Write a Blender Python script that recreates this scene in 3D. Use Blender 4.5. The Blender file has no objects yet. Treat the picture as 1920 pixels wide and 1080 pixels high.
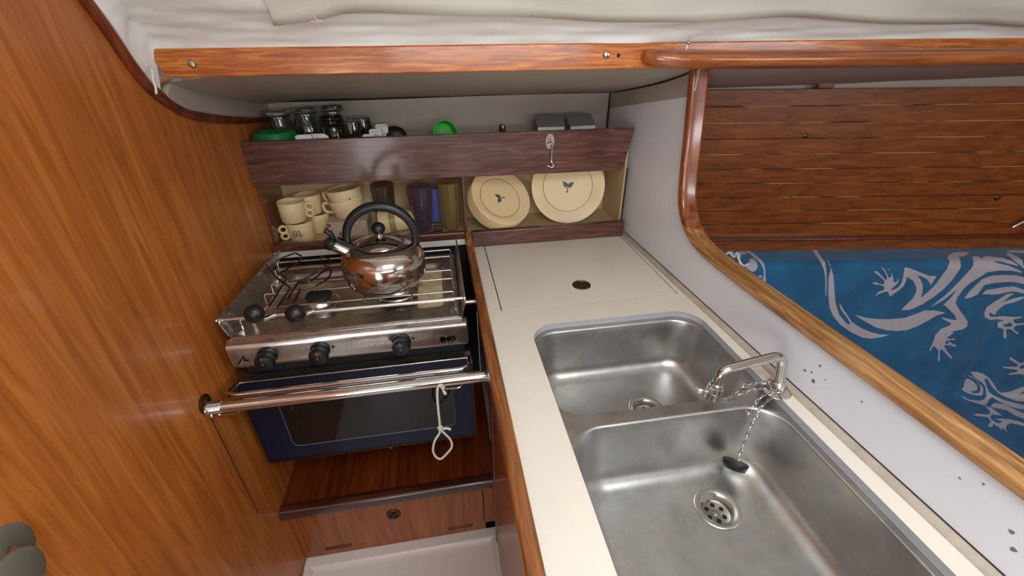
import bpy, bmesh, math, random
import numpy as np
from mathutils import Vector, Matrix, noise
random.seed(4)
C = bpy.context.scene.collection
S = bpy.context.scene
PI = math.pi
# ------------------------------------------------------------------ camera
FPX = 805.0
CAM = np.array([0.0, 0.0, 1.5])
def _n(v):
    v = np.array(v, float); return v / np.linalg.norm(v)
_Y = _n((806-960, 540-82, -FPX)); _Z = _n((-15, 1415, FPX)); _Z = _n(_Z - _Y*_Z.dot(_Y)); _X = np.cross(_Y, _Z)
CM = np.array([_X, _Y, _Z]).T
cd = bpy.data.cameras.new('camera'); cam = bpy.data.objects.new('camera', cd); C.objects.link(cam)
cd.sensor_width = 36; cd.lens = FPX/1920*36; cd.clip_start = 0.01
R = CM.T
cam.matrix_world = Matrix([[*R[0], CAM[0]], [*R[1], CAM[1]], [*R[2], CAM[2]], [0, 0, 0, 1]])
S.camera = cam
# ------------------------------------------------------------------ world, light, exposure
S.view_settings.view_transform = 'Standard'; S.view_settings.look = 'None'
S.view_settings.gamma = 1; S.view_settings.use_curve_mapping = False
S.view_settings.exposure = 0.0
w = bpy.data.worlds.new('sky'); S.world = w; w.use_nodes = True
w.node_tree.nodes['Background'].inputs[0].default_value = (0.80, 0.90, 1.0, 1)
w.node_tree.nodes['Background'].inputs[1].default_value = 0.7
S.cycles.max_bounces = 10; S.cycles.diffuse_bounces = 6; S.cycles.glossy_bounces = 5
S.cycles.transparent_max_bounces = 12
S.cycles.sample_clamp_indirect = 6
def area(name, loc, target, sx, sy, power, col):
    l = bpy.data.lights.new(name, 'AREA'); l.shape = 'RECTANGLE'; l.size = sx; l.size_y = sy
    l.energy = power; l.color = col
    o = bpy.data.objects.new(name, l); C.objects.link(o); o.location = loc
    o.rotation_euler = (Vector(target)-Vector(loc)).to_track_quat('-Z', 'Y').to_euler()
    return o
area('hatch_daylight', (0.25, -0.20, 1.93), (0.15, 0.25, 0.5), 0.60, 0.56, 15.5, (0.88, 0.94, 1.0))
area('companionway_fill', (-0.70, -0.9, 0.95), (0.3, 0.5, 1.9), 0.7, 0.9, 16, (0.95, 0.97, 1.0))  # fill lamp, set low and aimed up to brighten the headliner
area('saloon_fill', (2.3, -1.2, 1.6), (1.1, 1.2, 0.9), 0.9, 0.3, 12, (0.95, 0.97, 1.0))  # extra lamp added for the saloon side; no window stands behind it
area('headliner_fill', (0.45, -1.62, 1.50), (0.2, 1.0, 1.45), 1.5, 0.22, 12, (1.0, 0.98, 0.95))  # added lamp facing headliner and beam; the wall behind has no port

def H(px, py, ax, val):
    """point of a real plane (axis ax = val) seen at a photograph position"""
    d = CM.T @ np.array([px-960, 540-py, -FPX]); a = {'x': 0, 'y': 1, 'z': 2}[ax]
    p = CAM + d*((val-CAM[a])/d[a]); return (float(p[0]), float(p[1]), float(p[2]))
# ------------------------------------------------------------------ materials
def srgb(h):
    c = [int(h[i:i+2], 16)/255 for i in (0, 2, 4)]
    return tuple(x/12.92 if x <= .04045 else ((x+.055)/1.055)**2.4 for x in c) + (1,)
class NT:
    def __init__(s, name):
        s.m = bpy.data.materials.new(name); s.m.use_nodes = True; s.t = s.m.node_tree
        s.b = s.t.nodes['Principled BSDF']
    def n(s, typ, **kw):
        x = s.t.nodes.new(typ)
        for k, v in kw.items():
            if k.startswith('i_'): x.inputs[k[2:].replace('_', ' ')].default_value = v
            else: setattr(x, k, v)
        return x
    def l(s, a, b): s.t.links.new(a, b)
    def coords(s, scale=(1, 1, 1), rot=(0, 0, 0)):
        tc = s.n('ShaderNodeTexCoord'); mp = s.n('ShaderNodeMapping')
        mp.inputs['Scale'].default_value = scale; mp.inputs['Rotation'].default_value = rot
        s.l(tc.outputs['Object'], mp.inputs['Vector']); return mp.outputs[0]
    def noise(s, vec, scale, detail=4, rough=.6, dist=0):
        x = s.n('ShaderNodeTexNoise'); x.inputs['Scale'].default_value = scale; x.inputs['Detail'].default_value = detail
        x.inputs['Roughness'].default_value = rough; x.inputs['Distortion'].default_value = dist
        if vec is not None: s.l(vec, x.inputs['Vector'])
        return x.outputs['Fac']
    def ramp(s, fac, stops):
        r = s.n('ShaderNodeValToRGB'); e = r.color_ramp.elements
        while len(e) < len(stops): e.new(.5)
        for k, (p, c) in zip(e, stops): k.position = p; k.color = c if len(c) == 4 else (*c, 1)
        s.l(fac, r.inputs[0]); return r.outputs[0]
    def mix(s, fac, a, b, mode='MIX'):
        x = s.n('ShaderNodeMix', data_type='RGBA', blend_type=mode)
        for sock, v in ((x.inputs[0], fac), (x.inputs[6], a), (x.inputs[7], b)):
            if isinstance(v, (int, float, tuple)): sock.default_value = v
            else: s.l(v, sock)
        return x.outputs[2]
    def bump(s, h, strength=.2, dist=.002):
        b = s.n('ShaderNodeBump'); b.inputs['Strength'].default_value = strength; b.inputs['Distance'].default_value = dist
        s.l(h, b.inputs['Height']); s.l(b.outputs[0], s.b.inputs['Normal'])
    def set(s, **kw):
        for k, v in kw.items(): s.b.inputs[k.replace('_', ' ')].default_value = v
        return s
def wood(name, dark, mid, light, axis='x', rough=.35, coat=.3, scale=1.0, wear=None, spec=.5, soft=1.0):
    n = NT(name)
    st = {'x': (1.1, 16, 16), 'y': (16, 1.1, 16), 'z': (16, 16, 1.1)}[axis]
    v = n.coords(st)
    a = n.noise(v, 3.0*scale, 6, .62, .7)
    f = {'x': (3, 180, 180), 'y': (180, 3, 180), 'z': (180, 180, 3)}[axis]
    v2 = n.coords(f); b = n.noise(v2, 2.2*scale, 3, .6)
    v3 = n.coords((1, 1, 1)); c = n.noise(v3, 3.2, 2, .5)
    col = n.ramp(a, [(.28, srgb(dark)), (.5, srgb(mid)), (.72, srgb(light))])
    fine = n.ramp(b, [(.3, (.62, .62, .62)), (.62, (1.08, 1.08, 1.08))])
    col = n.mix(.55*soft, col, fine, 'MULTIPLY')
    big = n.ramp(c, [(.3, (.80, .78, .76)), (.7, (1.1, 1.1, 1.1))])
    col = n.mix(.6*(.4+.6*soft), col, big, 'MULTIPLY')
    if wear:
        q = n.noise(n.coords(tuple(z*.5 for z in st)), 9, 5, .7)
        k = n.ramp(q, [(.55, (0, 0, 0)), (.66, (1, 1, 1))])
        col = n.mix(k, col, srgb(wear))
    n.l(col, n.b.inputs['Base Color']); n.set(Roughness=rough, Coat_Weight=coat, Coat_Roughness=.12, Specular_IOR_Level=spec)
    n.bump(b, .15, .0006)
    return n.m
def plain(name, col, rough=.5, metal=0, coat=0, noise_amt=0, noise_scale=8, bump=0, bscale=200, **kw):
    n = NT(name); c = srgb(col)
    n.set(Base_Color=c, Roughness=rough, Metallic=metal, Coat_Weight=coat)
    if noise_amt:
        q = n.noise(n.coords(), noise_scale, 5, .65)
        k = n.ramp(q, [(.3, (1-noise_amt,)*3), (.7, (1, 1, 1))])
        n.l(n.mix(1.0, c, k, 'MULTIPLY'), n.b.inputs['Base Color'])
    if bump:
        n.bump(n.noise(n.coords(), bscale, 4, .6), bump, .001)
    for k, v in kw.items(): n.b.inputs[k.replace('_', ' ')].default_value = v
    return n.m
def steel(name, col, rough=.25, var=.15, stretch=(1, 1, 1), stain=None, dist=.0004, bs=.15, stain_lo=.5):
    n = NT(name); v = n.coords(stretch)
    q = n.noise(v, 14, 6, .7)
    base = n.ramp(q, [(.3, tuple(x*.78 for x in srgb(col)[:3])), (.7, srgb(col))])
    if stain:
        s2 = n.noise(n.coords(), 9, 8, .75); k = n.ramp(s2, [(stain_lo, (0, 0, 0)), (stain_lo+.2, (.8, .8, .8))])
        base = n.mix(k, base, srgb(stain))
    n.l(base, n.b.inputs['Base Color']); n.set(Metallic=1)
    r = n.n('ShaderNodeMapRange'); r.inputs['To Min'].default_value = rough; r.inputs['To Max'].default_value = rough+var
    n.l(q, r.inputs['Value']); n.l(r.outputs[0], n.b.inputs['Roughness'])
    fine = n.noise(n.coords(tuple(x*30 for x in stretch)), 8, 2, .5)
    n.bump(fine, bs, dist); return n.m
def glass(name, col, rough=.02, alpha=None):
    n = NT(name); n.set(Base_Color=srgb(col), Roughness=rough, Transmission_Weight=1, IOR=1.45)
    return n.m
def thin(name, col, amount):   # thin sheet: mostly see-through with a gloss coat
    n = NT(name); n.set(Base_Color=srgb(col), Roughness=.08, Alpha=amount); return n.m

M = {}
M['veneer'] = wood('orange teak veneer', '96501a', 'b06426', 'c67a38', 'z', .38, .2, 1.2, soft=.4)
M['beam'] = wood('glossy orange teak', '7c3810', 'b4601e', 'e09440', 'x', .30, .4, 2.6)
M['fascia'] = wood('dark mahogany', '2c1610', '542c22', '7e5242', 'x', .34, .35, 2.6, None)
M['molding'] = wood('mahogany molding', '3c1408', '6a2c14', '843c1c', 'z', .3, .4)
M['slats'] = wood('reddish teak planking', '5e2e10', '80441a', '985824', 'x', .36, .2, .9, soft=.5)
M['rail'] = wood('worn teak capping', '5e3818', '9c6c3c', 'c89e68', 'y', .38, .25, 1.8)
M['fiddle'] = wood('teak fiddle', '4a2410', '804a20', 'a86c36', 'y', .36, .3, 1.8)
M['railv'] = wood('varnished teak capping', '4c200c', '7c3c18', '9a5428', 'z', .25, .5, 1.6)
M['locker'] = wood('red brown locker teak', '602c0c', '864414', '9c5620', 'z', .35, .3, soft=.6)
M['lockertop'] = wood('shade-darkened red brown locker top', '401404', '642808', '7a3a12', 'y', .35, .3)  # wood darkened so its colour carries the shadow under the oven
M['lip'] = wood('dark brown teak lip', '28120a', '46241a', '64382a', 'x', .25, .5)
M['handrail'] = wood('varnished teak handrail', '6a3414', '985428', 'b87440', 'x', .28, .5)
M['counter'] = plain('cream laminate', 'e0d6c6', .32, noise_amt=.10, noise_scale=2.5)
M['partition'] = plain('white laminate', 'd8d8dc', .36, noise_amt=.05, noise_scale=3)
M['bead'] = plain('aged sealant bead', 'b8aa98', .5, noise_amt=.3, noise_scale=20)
M['edge'] = plain('grey cut laminate edge', 'a4a3a6', .5)
M['vinyl'] = plain('white quilted headliner', 'e9ede8', .5, noise_amt=.08, noise_scale=5, bump=.7, bscale=55)
M['vinylgrey'] = plain('shade-darkened grey vinyl lining', 'a89e93', .5, noise_amt=.14, noise_scale=3)  # tone darkened to hold the shade of the recess under the deck
M['canvas'] = plain('cream canvas strip', 'd6d6c8', .8, noise_amt=.08, noise_scale=6, bump=.2, bscale=300)
M['white'] = plain('white gelcoat', 'd8d0c8', .3, noise_amt=.06, noise_scale=3)
M['dark'] = plain('black void shade', '0c0a09', .8)  # near-black colour stands in for shade in the stove recess and holes
M['gap'] = plain('dark joint', '1c1614', .8)
M['shelfbox'] = plain('yellowed cream shelf lining', 'c9b184', .5, noise_amt=.12)
M['sink'] = steel('brushed sink steel', 'c6c5c3', .27, .18, (1, 1, 1), 'd6cebc', .0004, .15, .50)
M['chrome'] = steel('polished chrome', 'd8d6d2', .07, .06)
M['kettle'] = steel('polished kettle steel', 'd2cac0', .09, .06, (1, 1, 1))
M['stove'] = steel('stove steel', 'd0ccc6', .20, .16, (1, 4, 1), None, .0003, .1)
M['foil'] = plain('tarnished steel with painted golden reflection', 'ecd6a8', .4, metal=.15, noise_amt=.45, noise_scale=40)  # pale gold paints the light reflected in the tarnished plate
M['wire'] = steel('bright wire', 'c8c2bc', .14, .1)
M['darkwire'] = steel('heat-browned wire', '665a50', .25, .15)
M['black'] = plain('black bakelite', '101012', .38, noise_amt=.1)
M['rubber'] = plain('black rubber', '0e0e10', .45)
M['navy'] = plain('navy blue enamel', '0a1328', .3, Specular_IOR_Level=.3)
M['ovenglass'] = plain('dark oven glass', '060606', .08)
M['ovenline'] = plain('grey seal line', '3c4656', .4)
M['cast'] = plain('burnt cast burner', '1c1a19', .7, noise_amt=.5, noise_scale=120, bump=.6, bscale=250)
M['cream'] = plain('cream melamine', 'ecd3a4', .35, noise_amt=.04)
M['creamline'] = plain('brown ring line', '6c5442', .4)
M['motif'] = plain('slate blue print', '3e4654', .5)
M['greenp'] = plain('dark green plastic', '0c6a36', .3)
M['lime'] = plain('bright green plastic', '2fae2c', .35)
M['clear'] = glass('clear glass', 'e8f0e8')
M['purple'] = plain('deep purple tumbler', '2a1748', .15, Transmission_Weight=.25)
M['bluep'] = plain('blue plastic', '2a52a8', .35)
M['amber'] = plain('amber tinted glass', 'b49a62', .06, Transmission_Weight=.75)
M['smoke'] = plain('smoky dark glass', '1a1816', .12)
M['acrylic'] = thin('yellowed acrylic sheet', 'a8865a', .045)
M['whitep'] = plain('white plastic', 'e4e4e0', .4)
M['packet'] = plain('beige paper', 'b8aa90', .6, noise_amt=.2, noise_scale=30)
M['olive'] = plain('olive band', '98904a', .4)
M['ink'] = plain('matt black print', '050505', .9, Specular_IOR_Level=.05)
M['greym'] = plain('grey plastic', '6c6a66', .4)
M['cord'] = plain('off white cotton cord', 'c8c0b4', .9, bump=.5, bscale=900)
M['bronze'] = steel('aged bronze', '6a5638', .3, .2)
M['strainer'] = steel('satin strainer steel', 'c2bcb2', .28, .12)
M['screw'] = steel('screw steel', 'c6c0b8', .2, .1)
M['pink'] = plain('magenta print', '8a2c5c', .5)
M['oldsteel'] = plain('satin grey steel', '7c7868', .35, metal=.4)

# ------------------------------------------------------------------ mesh building
class MB:
    def __init__(s): s.v = []; s.f = []; s.m = []
    def add(s, vs, fs, mi=0):
        o = len(s.v); s.v += [tuple(map(float, p)) for p in vs]; s.f += [tuple(o+i for i in f) for f in fs]; s.m += [mi]*len(fs); return s
    def box(s, x0, x1, y0, y1, z0, z1, mi=0):
        v = [(x, y, z) for z in (z0, z1) for y in (y0, y1) for x in (x0, x1)]
        return s.add(v, [(0, 2, 3, 1), (4, 5, 7, 6), (0, 1, 5, 4), (2, 6, 7, 3), (0, 4, 6, 2), (1, 3, 7, 5)], mi)
    def obox(s, c, ux, uy, uz, mi=0):
        c = np.array(c, float); ux, uy, uz = map(lambda q: np.array(q, float), (ux, uy, uz))
        v = [c+a*ux+b*uy+d*uz for d in (-1, 1) for b in (-1, 1) for a in (-1, 1)]
        return s.add(v, [(0, 2, 3, 1), (4, 5, 7, 6), (0, 1, 5, 4), (2, 6, 7, 3), (0, 4, 6, 2), (1, 3, 7, 5)], mi)
    def tube(s, pts, r, n=10, closed=False, mi=0, caps=True):
        P = [Vector(p) for p in pts]; N = len(P)
        rr = r if isinstance(r, (list, tuple)) else [r]*N
        T = []
        for i in range(N):
            a = P[i-1] if (i > 0 or closed) else P[i]; b = P[(i+1) % N] if (i < N-1 or closed) else P[i]
            t = (b-a); T.append(t.normalized() if t.length > 1e-9 else Vector((0, 0, 1)))
        up = Vector((0, 0, 1)) if abs(T[0].z) < .9 else Vector((1, 0, 0))
        u = T[0].cross(up).normalized(); vs = []
        for i in range(N):
            u = (u - T[i]*u.dot(T[i])); u = u.normalized() if u.length > 1e-6 else T[i].orthogonal().normalized()
            w_ = T[i].cross(u)
            for k in range(n):
                a = 2*PI*k/n; vs.append(P[i]+(u*math.cos(a)+w_*math.sin(a))*rr[i])
        fs = []
        for i in range(N if closed else N-1):
            j = (i+1) % N
            for k in range(n): fs.append((i*n+k, i*n+(k+1) % n, j*n+(k+1) % n, j*n+k))
        if caps and not closed:
            fs.append(tuple(range(n-1, -1, -1))); fs.append(tuple((N-1)*n+k for k in range(n)))
        return s.add(vs, fs, mi)
    def lathe(s, prof, n=40, c=(0, 0, 0), mi=0, M4=None, cap=True):
        vs = []; fs = []; m = len(prof)
        for (r, z) in prof:
            for k in range(n):
                a = 2*PI*k/n; p = Vector((r*math.cos(a), r*math.sin(a), z))
                if M4 is not None: p = M4 @ p
                vs.append((p[0]+c[0], p[1]+c[1], p[2]+c[2]))
        for i in range(m-1):
            for k in range(n): fs.append((i*n+k, i*n+(k+1) % n, (i+1)*n+(k+1) % n, (i+1)*n+k))
        if cap and prof[0][0] > 1e-6: fs.append(tuple(range(n-1, -1, -1)))
        if cap and prof[-1][0] > 1e-6: fs.append(tuple((m-1)*n+k for k in range(n)))
        return s.add(vs, fs, mi)
    def loops(s, L, mi=0, cap0=False, cap1=False):
        n = len(L[0]); vs = [p for l in L for p in l]; fs = []
        for i in range(len(L)-1):
            for k in range(n): fs.append((i*n+k, i*n+(k+1) % n, (i+1)*n+(k+1) % n, (i+1)*n+k))
        if cap0: fs.append(tuple(range(n-1, -1, -1)))
        if cap1: fs.append(tuple((len(L)-1)*n+k for k in range(n)))
        return s.add(vs, fs, mi)
    def grid(s, P, mi=0, closed=False):
        a = len(P); b = len(P[0]); vs = [p for r in P for p in r]
        fs = [(i*b+j, i*b+j+1, (i+1)*b+j+1, (i+1)*b+j) for i in range(a-1) for j in range(b-1)]
        return s.add(vs, fs, mi)
    def prism(s, poly, axis, a, b, mi=0):
        """polygon extruded along an axis; poly in the other two axes (order yz, xz, xy)"""
        def p3(q, t): return {'x': (t, q[0], q[1]), 'y': (q[0], t, q[1]), 'z': (q[0], q[1], t)}[axis]
        n = len(poly); vs = [p3(q, a) for q in poly]+[p3(q, b) for q in poly]
        fs = [tuple(range(n)), tuple(range(2*n-1, n-1, -1))]+[(i, (i+1) % n, n+(i+1) % n, n+i) for i in range(n)]
        return s.add(vs, fs, mi)
    def sphere(s, c, r, n=20, sc=(1, 1, 1), mi=0):
        prof = [(r*math.sin(PI*i/(n//2)), -r*math.cos(PI*i/(n//2))) for i in range(n//2+1)]
        prof[0] = (0, -r); prof[-1] = (0, r)
        M4 = Matrix.Diagonal((*sc, 1)); return s.lathe(prof, n, c, mi, M4)
    def plate_holes(s, outer, holes, z0, z1, mi=0, mi_wall=None):
        """flat slab with holes, top at z1, bottom z0"""
        bm = bmesh.new(); allv = []
        for lp in [outer]+holes:
            vv = [bm.verts.new((p[0], p[1], z1)) for p in lp]
            for i in range(len(vv)): bm.edges.new((vv[i], vv[(i+1) % len(vv)]))
            allv.append(vv)
        bmesh.ops.triangle_fill(bm, use_beauty=True, use_dissolve=False, edges=bm.edges[:])
        bm.verts.index_update()
        vs = [tuple(v.co) for v in bm.verts]; fs = [tuple(v.index for v in f.verts) for f in bm.faces]
        n = len(vs); s.add(vs+[(x, y, z0) for x, y, _ in vs], fs+[tuple(n+i for i in reversed(f)) for f in fs], mi)
        o = len(s.v)-2*n
        for k, vv in enumerate(allv):
            ids = [v.index for v in vv]
            for i in range(len(ids)):
                a, b = ids[i], ids[(i+1) % len(ids)]
                s.f.append((o+a, o+b, o+n+b, o+n+a)); s.m.append(mi if (mi_wall is None or k == 0) else mi_wall)
        bm.free(); return s
def link(name, me, mats, parent=None, loc=(0, 0, 0)):
    for m in (mats if isinstance(mats, (list, tuple)) else [mats]): me.materials.append(m)
    o = bpy.data.objects.new(name, me); C.objects.link(o); o.location = loc
    if parent: o.parent = parent
    return o
def obj(name, mb, mats, parent=None, origin=None, smooth=35, bevel=0, seg=2, world=True):
    """world=True: coordinates are world coordinates, made local to the parent or the origin"""
    off = Vector((0, 0, 0))
    if world:
        if parent:
            q = parent
            while q: off = off+Vector(q.location); q = q.parent
        elif origin is not None: off = Vector(origin)
    me = bpy.data.meshes.new(name)
    me.from_pydata([tuple(Vector(p)-off) for p in mb.v], [], mb.f)
    for i, p in enumerate(me.polygons): p.material_index = mb.m[i]
    bm = bmesh.new(); bm.from_mesh(me); bmesh.ops.remove_doubles(bm, verts=bm.verts, dist=1e-6)
    bmesh.ops.recalc_face_normals(bm, faces=bm.faces); bm.to_mesh(me); bm.free()
    if smooth:
        me.shade_smooth(); me.set_sharp_from_angle(angle=math.radians(smooth))
    o = link(name, me, mats, parent, tuple(off) if (world and not parent and origin is not None) else (0, 0, 0))
    if bevel:
        b = o.modifiers.new('bevel', 'BEVEL'); b.width = bevel; b.segments = seg; b.limit_method = 'ANGLE'; b.angle_limit = math.radians(40); b.harden_normals = False
    return o
def tag(o, label, cat, group=None):
    o['label'] = label; o['category'] = cat
    if group: o['group'] = group
    return o
def thing(name, label, cat, loc=(0, 0, 0), group=None):
    o = bpy.data.objects.new(name, None); C.objects.link(o); o.location = loc; o.empty_display_size = .02
    return tag(o, label, cat, group)
def struct(o): o['kind'] = 'structure'; return o
def lab(o, t): o['label'] = t; return o
def dup(root, loc, rot=None, label=None, scale=None):
    r = root.copy(); C.objects.link(r); r.location = loc
    if rot is not None: r.rotation_euler = rot
    if label: r['label'] = label
    if scale: r.scale = scale
    for ch in list(root.children):
        c = ch.copy(); C.objects.link(c); c.parent = r
        for g in list(ch.children):
            d = g.copy(); C.objects.link(d); d.parent = c
    return r
def rrect(x0, x1, y0, y1, r, k=8):
    out = []
    for cx, cy, a0 in ((x1-r, y1-r, 0), (x0+r, y1-r, PI/2), (x0+r, y0+r, PI), (x1-r, y0+r, 1.5*PI)):
        for i in range(k+1):
            a = a0+PI/2*i/k; out.append((cx+r*math.cos(a), cy+r*math.sin(a)))
    return out
def fillet(pts, r, k=6, closed=False):
    P = [Vector(p) for p in pts]; out = []; N = len(P)
    for i in range(N):
        if not closed and i in (0, N-1): out.append(P[i]); continue
        a = P[i-1]; b = P[i]; c = P[(i+1) % N]
        d1 = (a-b); d2 = (c-b); rr = min(r, d1.length*.49, d2.length*.49)
        p = b+d1.normalized()*rr; q = b+d2.normalized()*rr
        for t in range(k+1):
            t = t/k; out.append(p*(1-t)**2+b*2*t*(1-t)+q*t*t)
    return out
def smoothline(pts, k=8, closed=False):
    P = [Vector(p) for p in pts]; out = []; N = len(P); rng = range(N if closed else N-1)
    for i in rng:
        g = lambda j: P[j % N] if closed else P[max(0, min(N-1, j))]
        p0, p1, p2, p3 = g(i-1), g(i), g(i+1), g(i+2)
        for t in range(k):
            t = t/k; out.append(.5*((2*p1)+(p2-p0)*t+(2*p0-5*p1+4*p2-p3)*t*t+(3*p1-3*p2+p3-p0)*t**3))
    if not closed: out.append(P[-1])
    return out
def text_mesh(txt, size, depth=.0004, bold=0):
    cu = bpy.data.curves.new('t', 'FONT'); cu.body = txt; cu.size = size; cu.extrude = depth; cu.offset = bold
    o = bpy.data.objects.new('t', cu); C.objects.link(o)
    bpy.context.view_layer.update()
    me = bpy.data.meshes.new_from_object(o.evaluated_get(bpy.context.evaluated_depsgraph_get()))
    bpy.data.objects.remove(o); return me
def letters(name, txt, size, pos, right, up, mat, parent, bold=0, depth=.0004, label=None):
    me = text_mesh(txt, size, depth, bold); r = Vector(right).normalized(); u = Vector(up).normalized(); n = r.cross(u)
    off = Vector(parent.location)
    for v in me.vertices: c = v.co.copy(); v.co = Vector(pos)+r*c.x+u*c.y+n*c.z-off
    o = link(name, me, mat, parent)
    if label: o['label'] = label
    return o

XW = -0.545          # face of the left bulkhead
def XP(y): return .629+(1.36-y)*.025      # face of the white partition

# ================================================================== SETTING
# left bulkhead
struct(obj('wall_left', MB().box(XW-.02, XW, -.35, 1.75, 0, 1.95), M['veneer']))
# molding along the bulkhead top
mp = [(XW+.002, y, z) for y, z in ((.60, 1.845), (.74, 1.785), (.86, 1.67), (.932, 1.566), (.962, 1.515), (.988, 1.464), (1.03, 1.419), (1.126, 1.370), (1.327, 1.330), (1.60, 1.295))]
struct(obj('trim_1', MB().tube(smoothline(mp, 6), .0125, 10), M['molding']))
# vertical joint in the bulkhead below the stove rail
struct(obj('trim_2', MB().box(XW-.001, XW+.0006, .772, .775, .45, .812), M['gap']))
# floor pan
f = MB(); f.box(XW, .085, -.4, .88, -.02, .045)
f.box(XW, .085, .835, .88, .030, .060); f.box(XW, XW+.03, -.4, .845, .030, .0595); f.box(.055, .085, -.4, .845, .030, .0595)
struct(obj('floor', f, M['white'], bevel=.008, seg=3))
struct(obj('floor.001', MB().box(.085, 2.9, -1.7, 1.7, -.03, 0), M['lockertop']))
struct(obj('floor.002', MB().box(-1.6, XW, -1.7, 1.7, -.03, 0), M['lockertop']))
struct(obj('floor.003', MB().box(XW, .085, -1.7, -.4, -.03, .045), M['lockertop']))
# headliner: cabin side sloping up to the coachroof, sagging and coved beside the bulkhead
prof = [(1.062, 1.470), (1.052, 1.500), (1.02, 1.530), (.975, 1.562), (.93, 1.612), (.86, 1.700), (.76, 1.785), (.60, 1.845), (.42, 1.878), (.20, 1.89)]
pl = smoothline([(0, y, z) for y, z in prof], 9)
xs = list(np.linspace(XW, -.40, 16))+list(np.linspace(-.385, 2.9, 150)); G = []
for x in xs:
    row = []
    for i, p in enumerate(pl):
        y, z = p[1], p[2]; wd = .09 if y < .93 else max(.022, .09-.068*(y-.93)/.07); t = max(0, (XW+wd-x)/wd); fade = min(1, i/6.)
        amp = max(0, z-float(np.interp(y, [.60, .74, .86, .932, .962, .988, 1.03, 1.06], [1.845, 1.785, 1.67, 1.566, 1.515, 1.468, 1.424, 1.410])))
        z -= amp*t*t*fade; y -= .006*t*t*fade
        q = noise.noise(Vector((x*5, y*9, z*9)))*.005+noise.noise(Vector((x*9, y*60, z*60)))*.0022+noise.noise(Vector((x*45, y*60, z*60)))*.0012
        q += .0016*math.sin(i*.45+noise.noise(Vector((x*2.3, i*.05, 0)))*6)*(.5+noise.noise(Vector((x*3, i*.1, 7))))*(1 if i > 8 else i/8.)
        f2 = min(1, i/8.) * min(1, (x-XW)/.02)
        row.append((x, y-q*f2, z-q*f2))
    G.append(row)
struct(obj('ceiling', MB().grid(G), M['vinyl'], smooth=80))
# coachroof with an open hatch
hx0, hx1, hy0, hy1 = -.07, .57, -.50, .10
struct(obj('ceiling.001', MB().plate_holes([(XW-1.0, -1.7), (2.9, -1.7), (2.9, .25), (XW-1.0, .25)], [[(hx0, hy0), (hx1, hy0), (hx1, hy1), (hx0, hy1)]], 1.885, 1.92), M['vinyl']))
# far walls the cabin has behind the camera
struct(obj('wall_back', MB().box(-.4, 2.9, -1.72, -1.7, 0, 1.92), M['veneer']))
struct(obj('wall_right', MB().box(2.9, 2.92, -1.7, 1.7, 0, 1.92), M['veneer']))
# canvas strip glued over the headliner
sp = [(515, 38), (540, 34), (600, 28), (640, 19), (690, 15), (800, 17), (950, 22), (1060, 30), (1150, 32), (1290, 31), (1400, 28), (1480, 25), (1560, 28), (1640, 34), (1740, 38), (1830, 38), (1900, 42), (1990, 44)]
lowx = [H(px, py, 'y', .985) for px, py in sp]; A = []
from bisect import bisect
def linz(y):      # headliner height at depth y
    for a, b in zip(pl[:-1], pl[1:]):
        if b[1] <= y <= a[1]:
            t = (a[1]-y)/(a[1]-b[1]+1e-9); return a[2]+(b[2]-a[2])*t
    return pl[-1][2]
for i, (px, py) in enumerate(sp):
    # where the sight line meets the headliner
    best = None
    for y in np.linspace(.7, 1.06, 400):
        p = H(px, py, 'y', y)
        if p[2] <= linz(y): best = p; continue
        break
    A.append(best)
A = [tuple(v) for v in smoothline(A, 4)]
G = []
for k in range(9):
    row = []
    for i, p in enumerate(A):
        y = p[1]-k*.016; z = linz(y)
        wv = .002*math.sin(i*.4+k)+.003*noise.noise(Vector((p[0]*6, k*.7, 0)))
        off = .0075+wv+(.006 if k == 0 else 0)
        row.append((p[0]+.030*(k/8.)*(1 if i < 1 else 0), y-off*.8, z-off*.6))
    G.append(row)
strip = obj('canvas_strip', MB().grid(G), M['canvas'], smooth=80)
so = strip.modifiers.new('thick', 'SOLIDIFY'); so.thickness = .002
tag(strip, 'long cream canvas strip stuck across the white headliner above the wooden beam', 'fabric strip')
# a loose thread at the strip's torn corner
th = [H(548, 30, 'y', .96), H(585, 26, 'y', .957), H(592, 36, 'y', .957), H(606, 40, 'y', .956), H(582, 40, 'y', .956)]
obj('loose_thread', MB().tube(smoothline(th, 6), .0009, 6), M['cord'], strip)

# side deck lining: underside above shelf and settee
dp = smoothline([(0, 1.064, 1.447), (0, 1.14, 1.425), (0, 1.25, 1.400), (0, 1.42, 1.371), (0, 1.56, 1.350), (0, 1.70, 1.335)], 6)
G = [[(x, p[1], p[2]+.003*noise.noise(Vector((x*4, p[1]*7, 0)))) for p in dp] for x in np.linspace(XW, 2.9, 120)]
G2 = [[(x, p[1], p[2]-.010*max(0, 1-abs(x-XW)/.10)) for p in r for x in (p[0],)] for r in G]
struct(obj('ceiling.002', MB().grid(G2), M['vinylgrey'], smooth=80))
# hull lining behind the shelf
struct(obj('wall_hull', MB().box(XW, XP(1.6), 1.60, 1.62, .5, 1.37), M['vinylgrey']))
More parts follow.
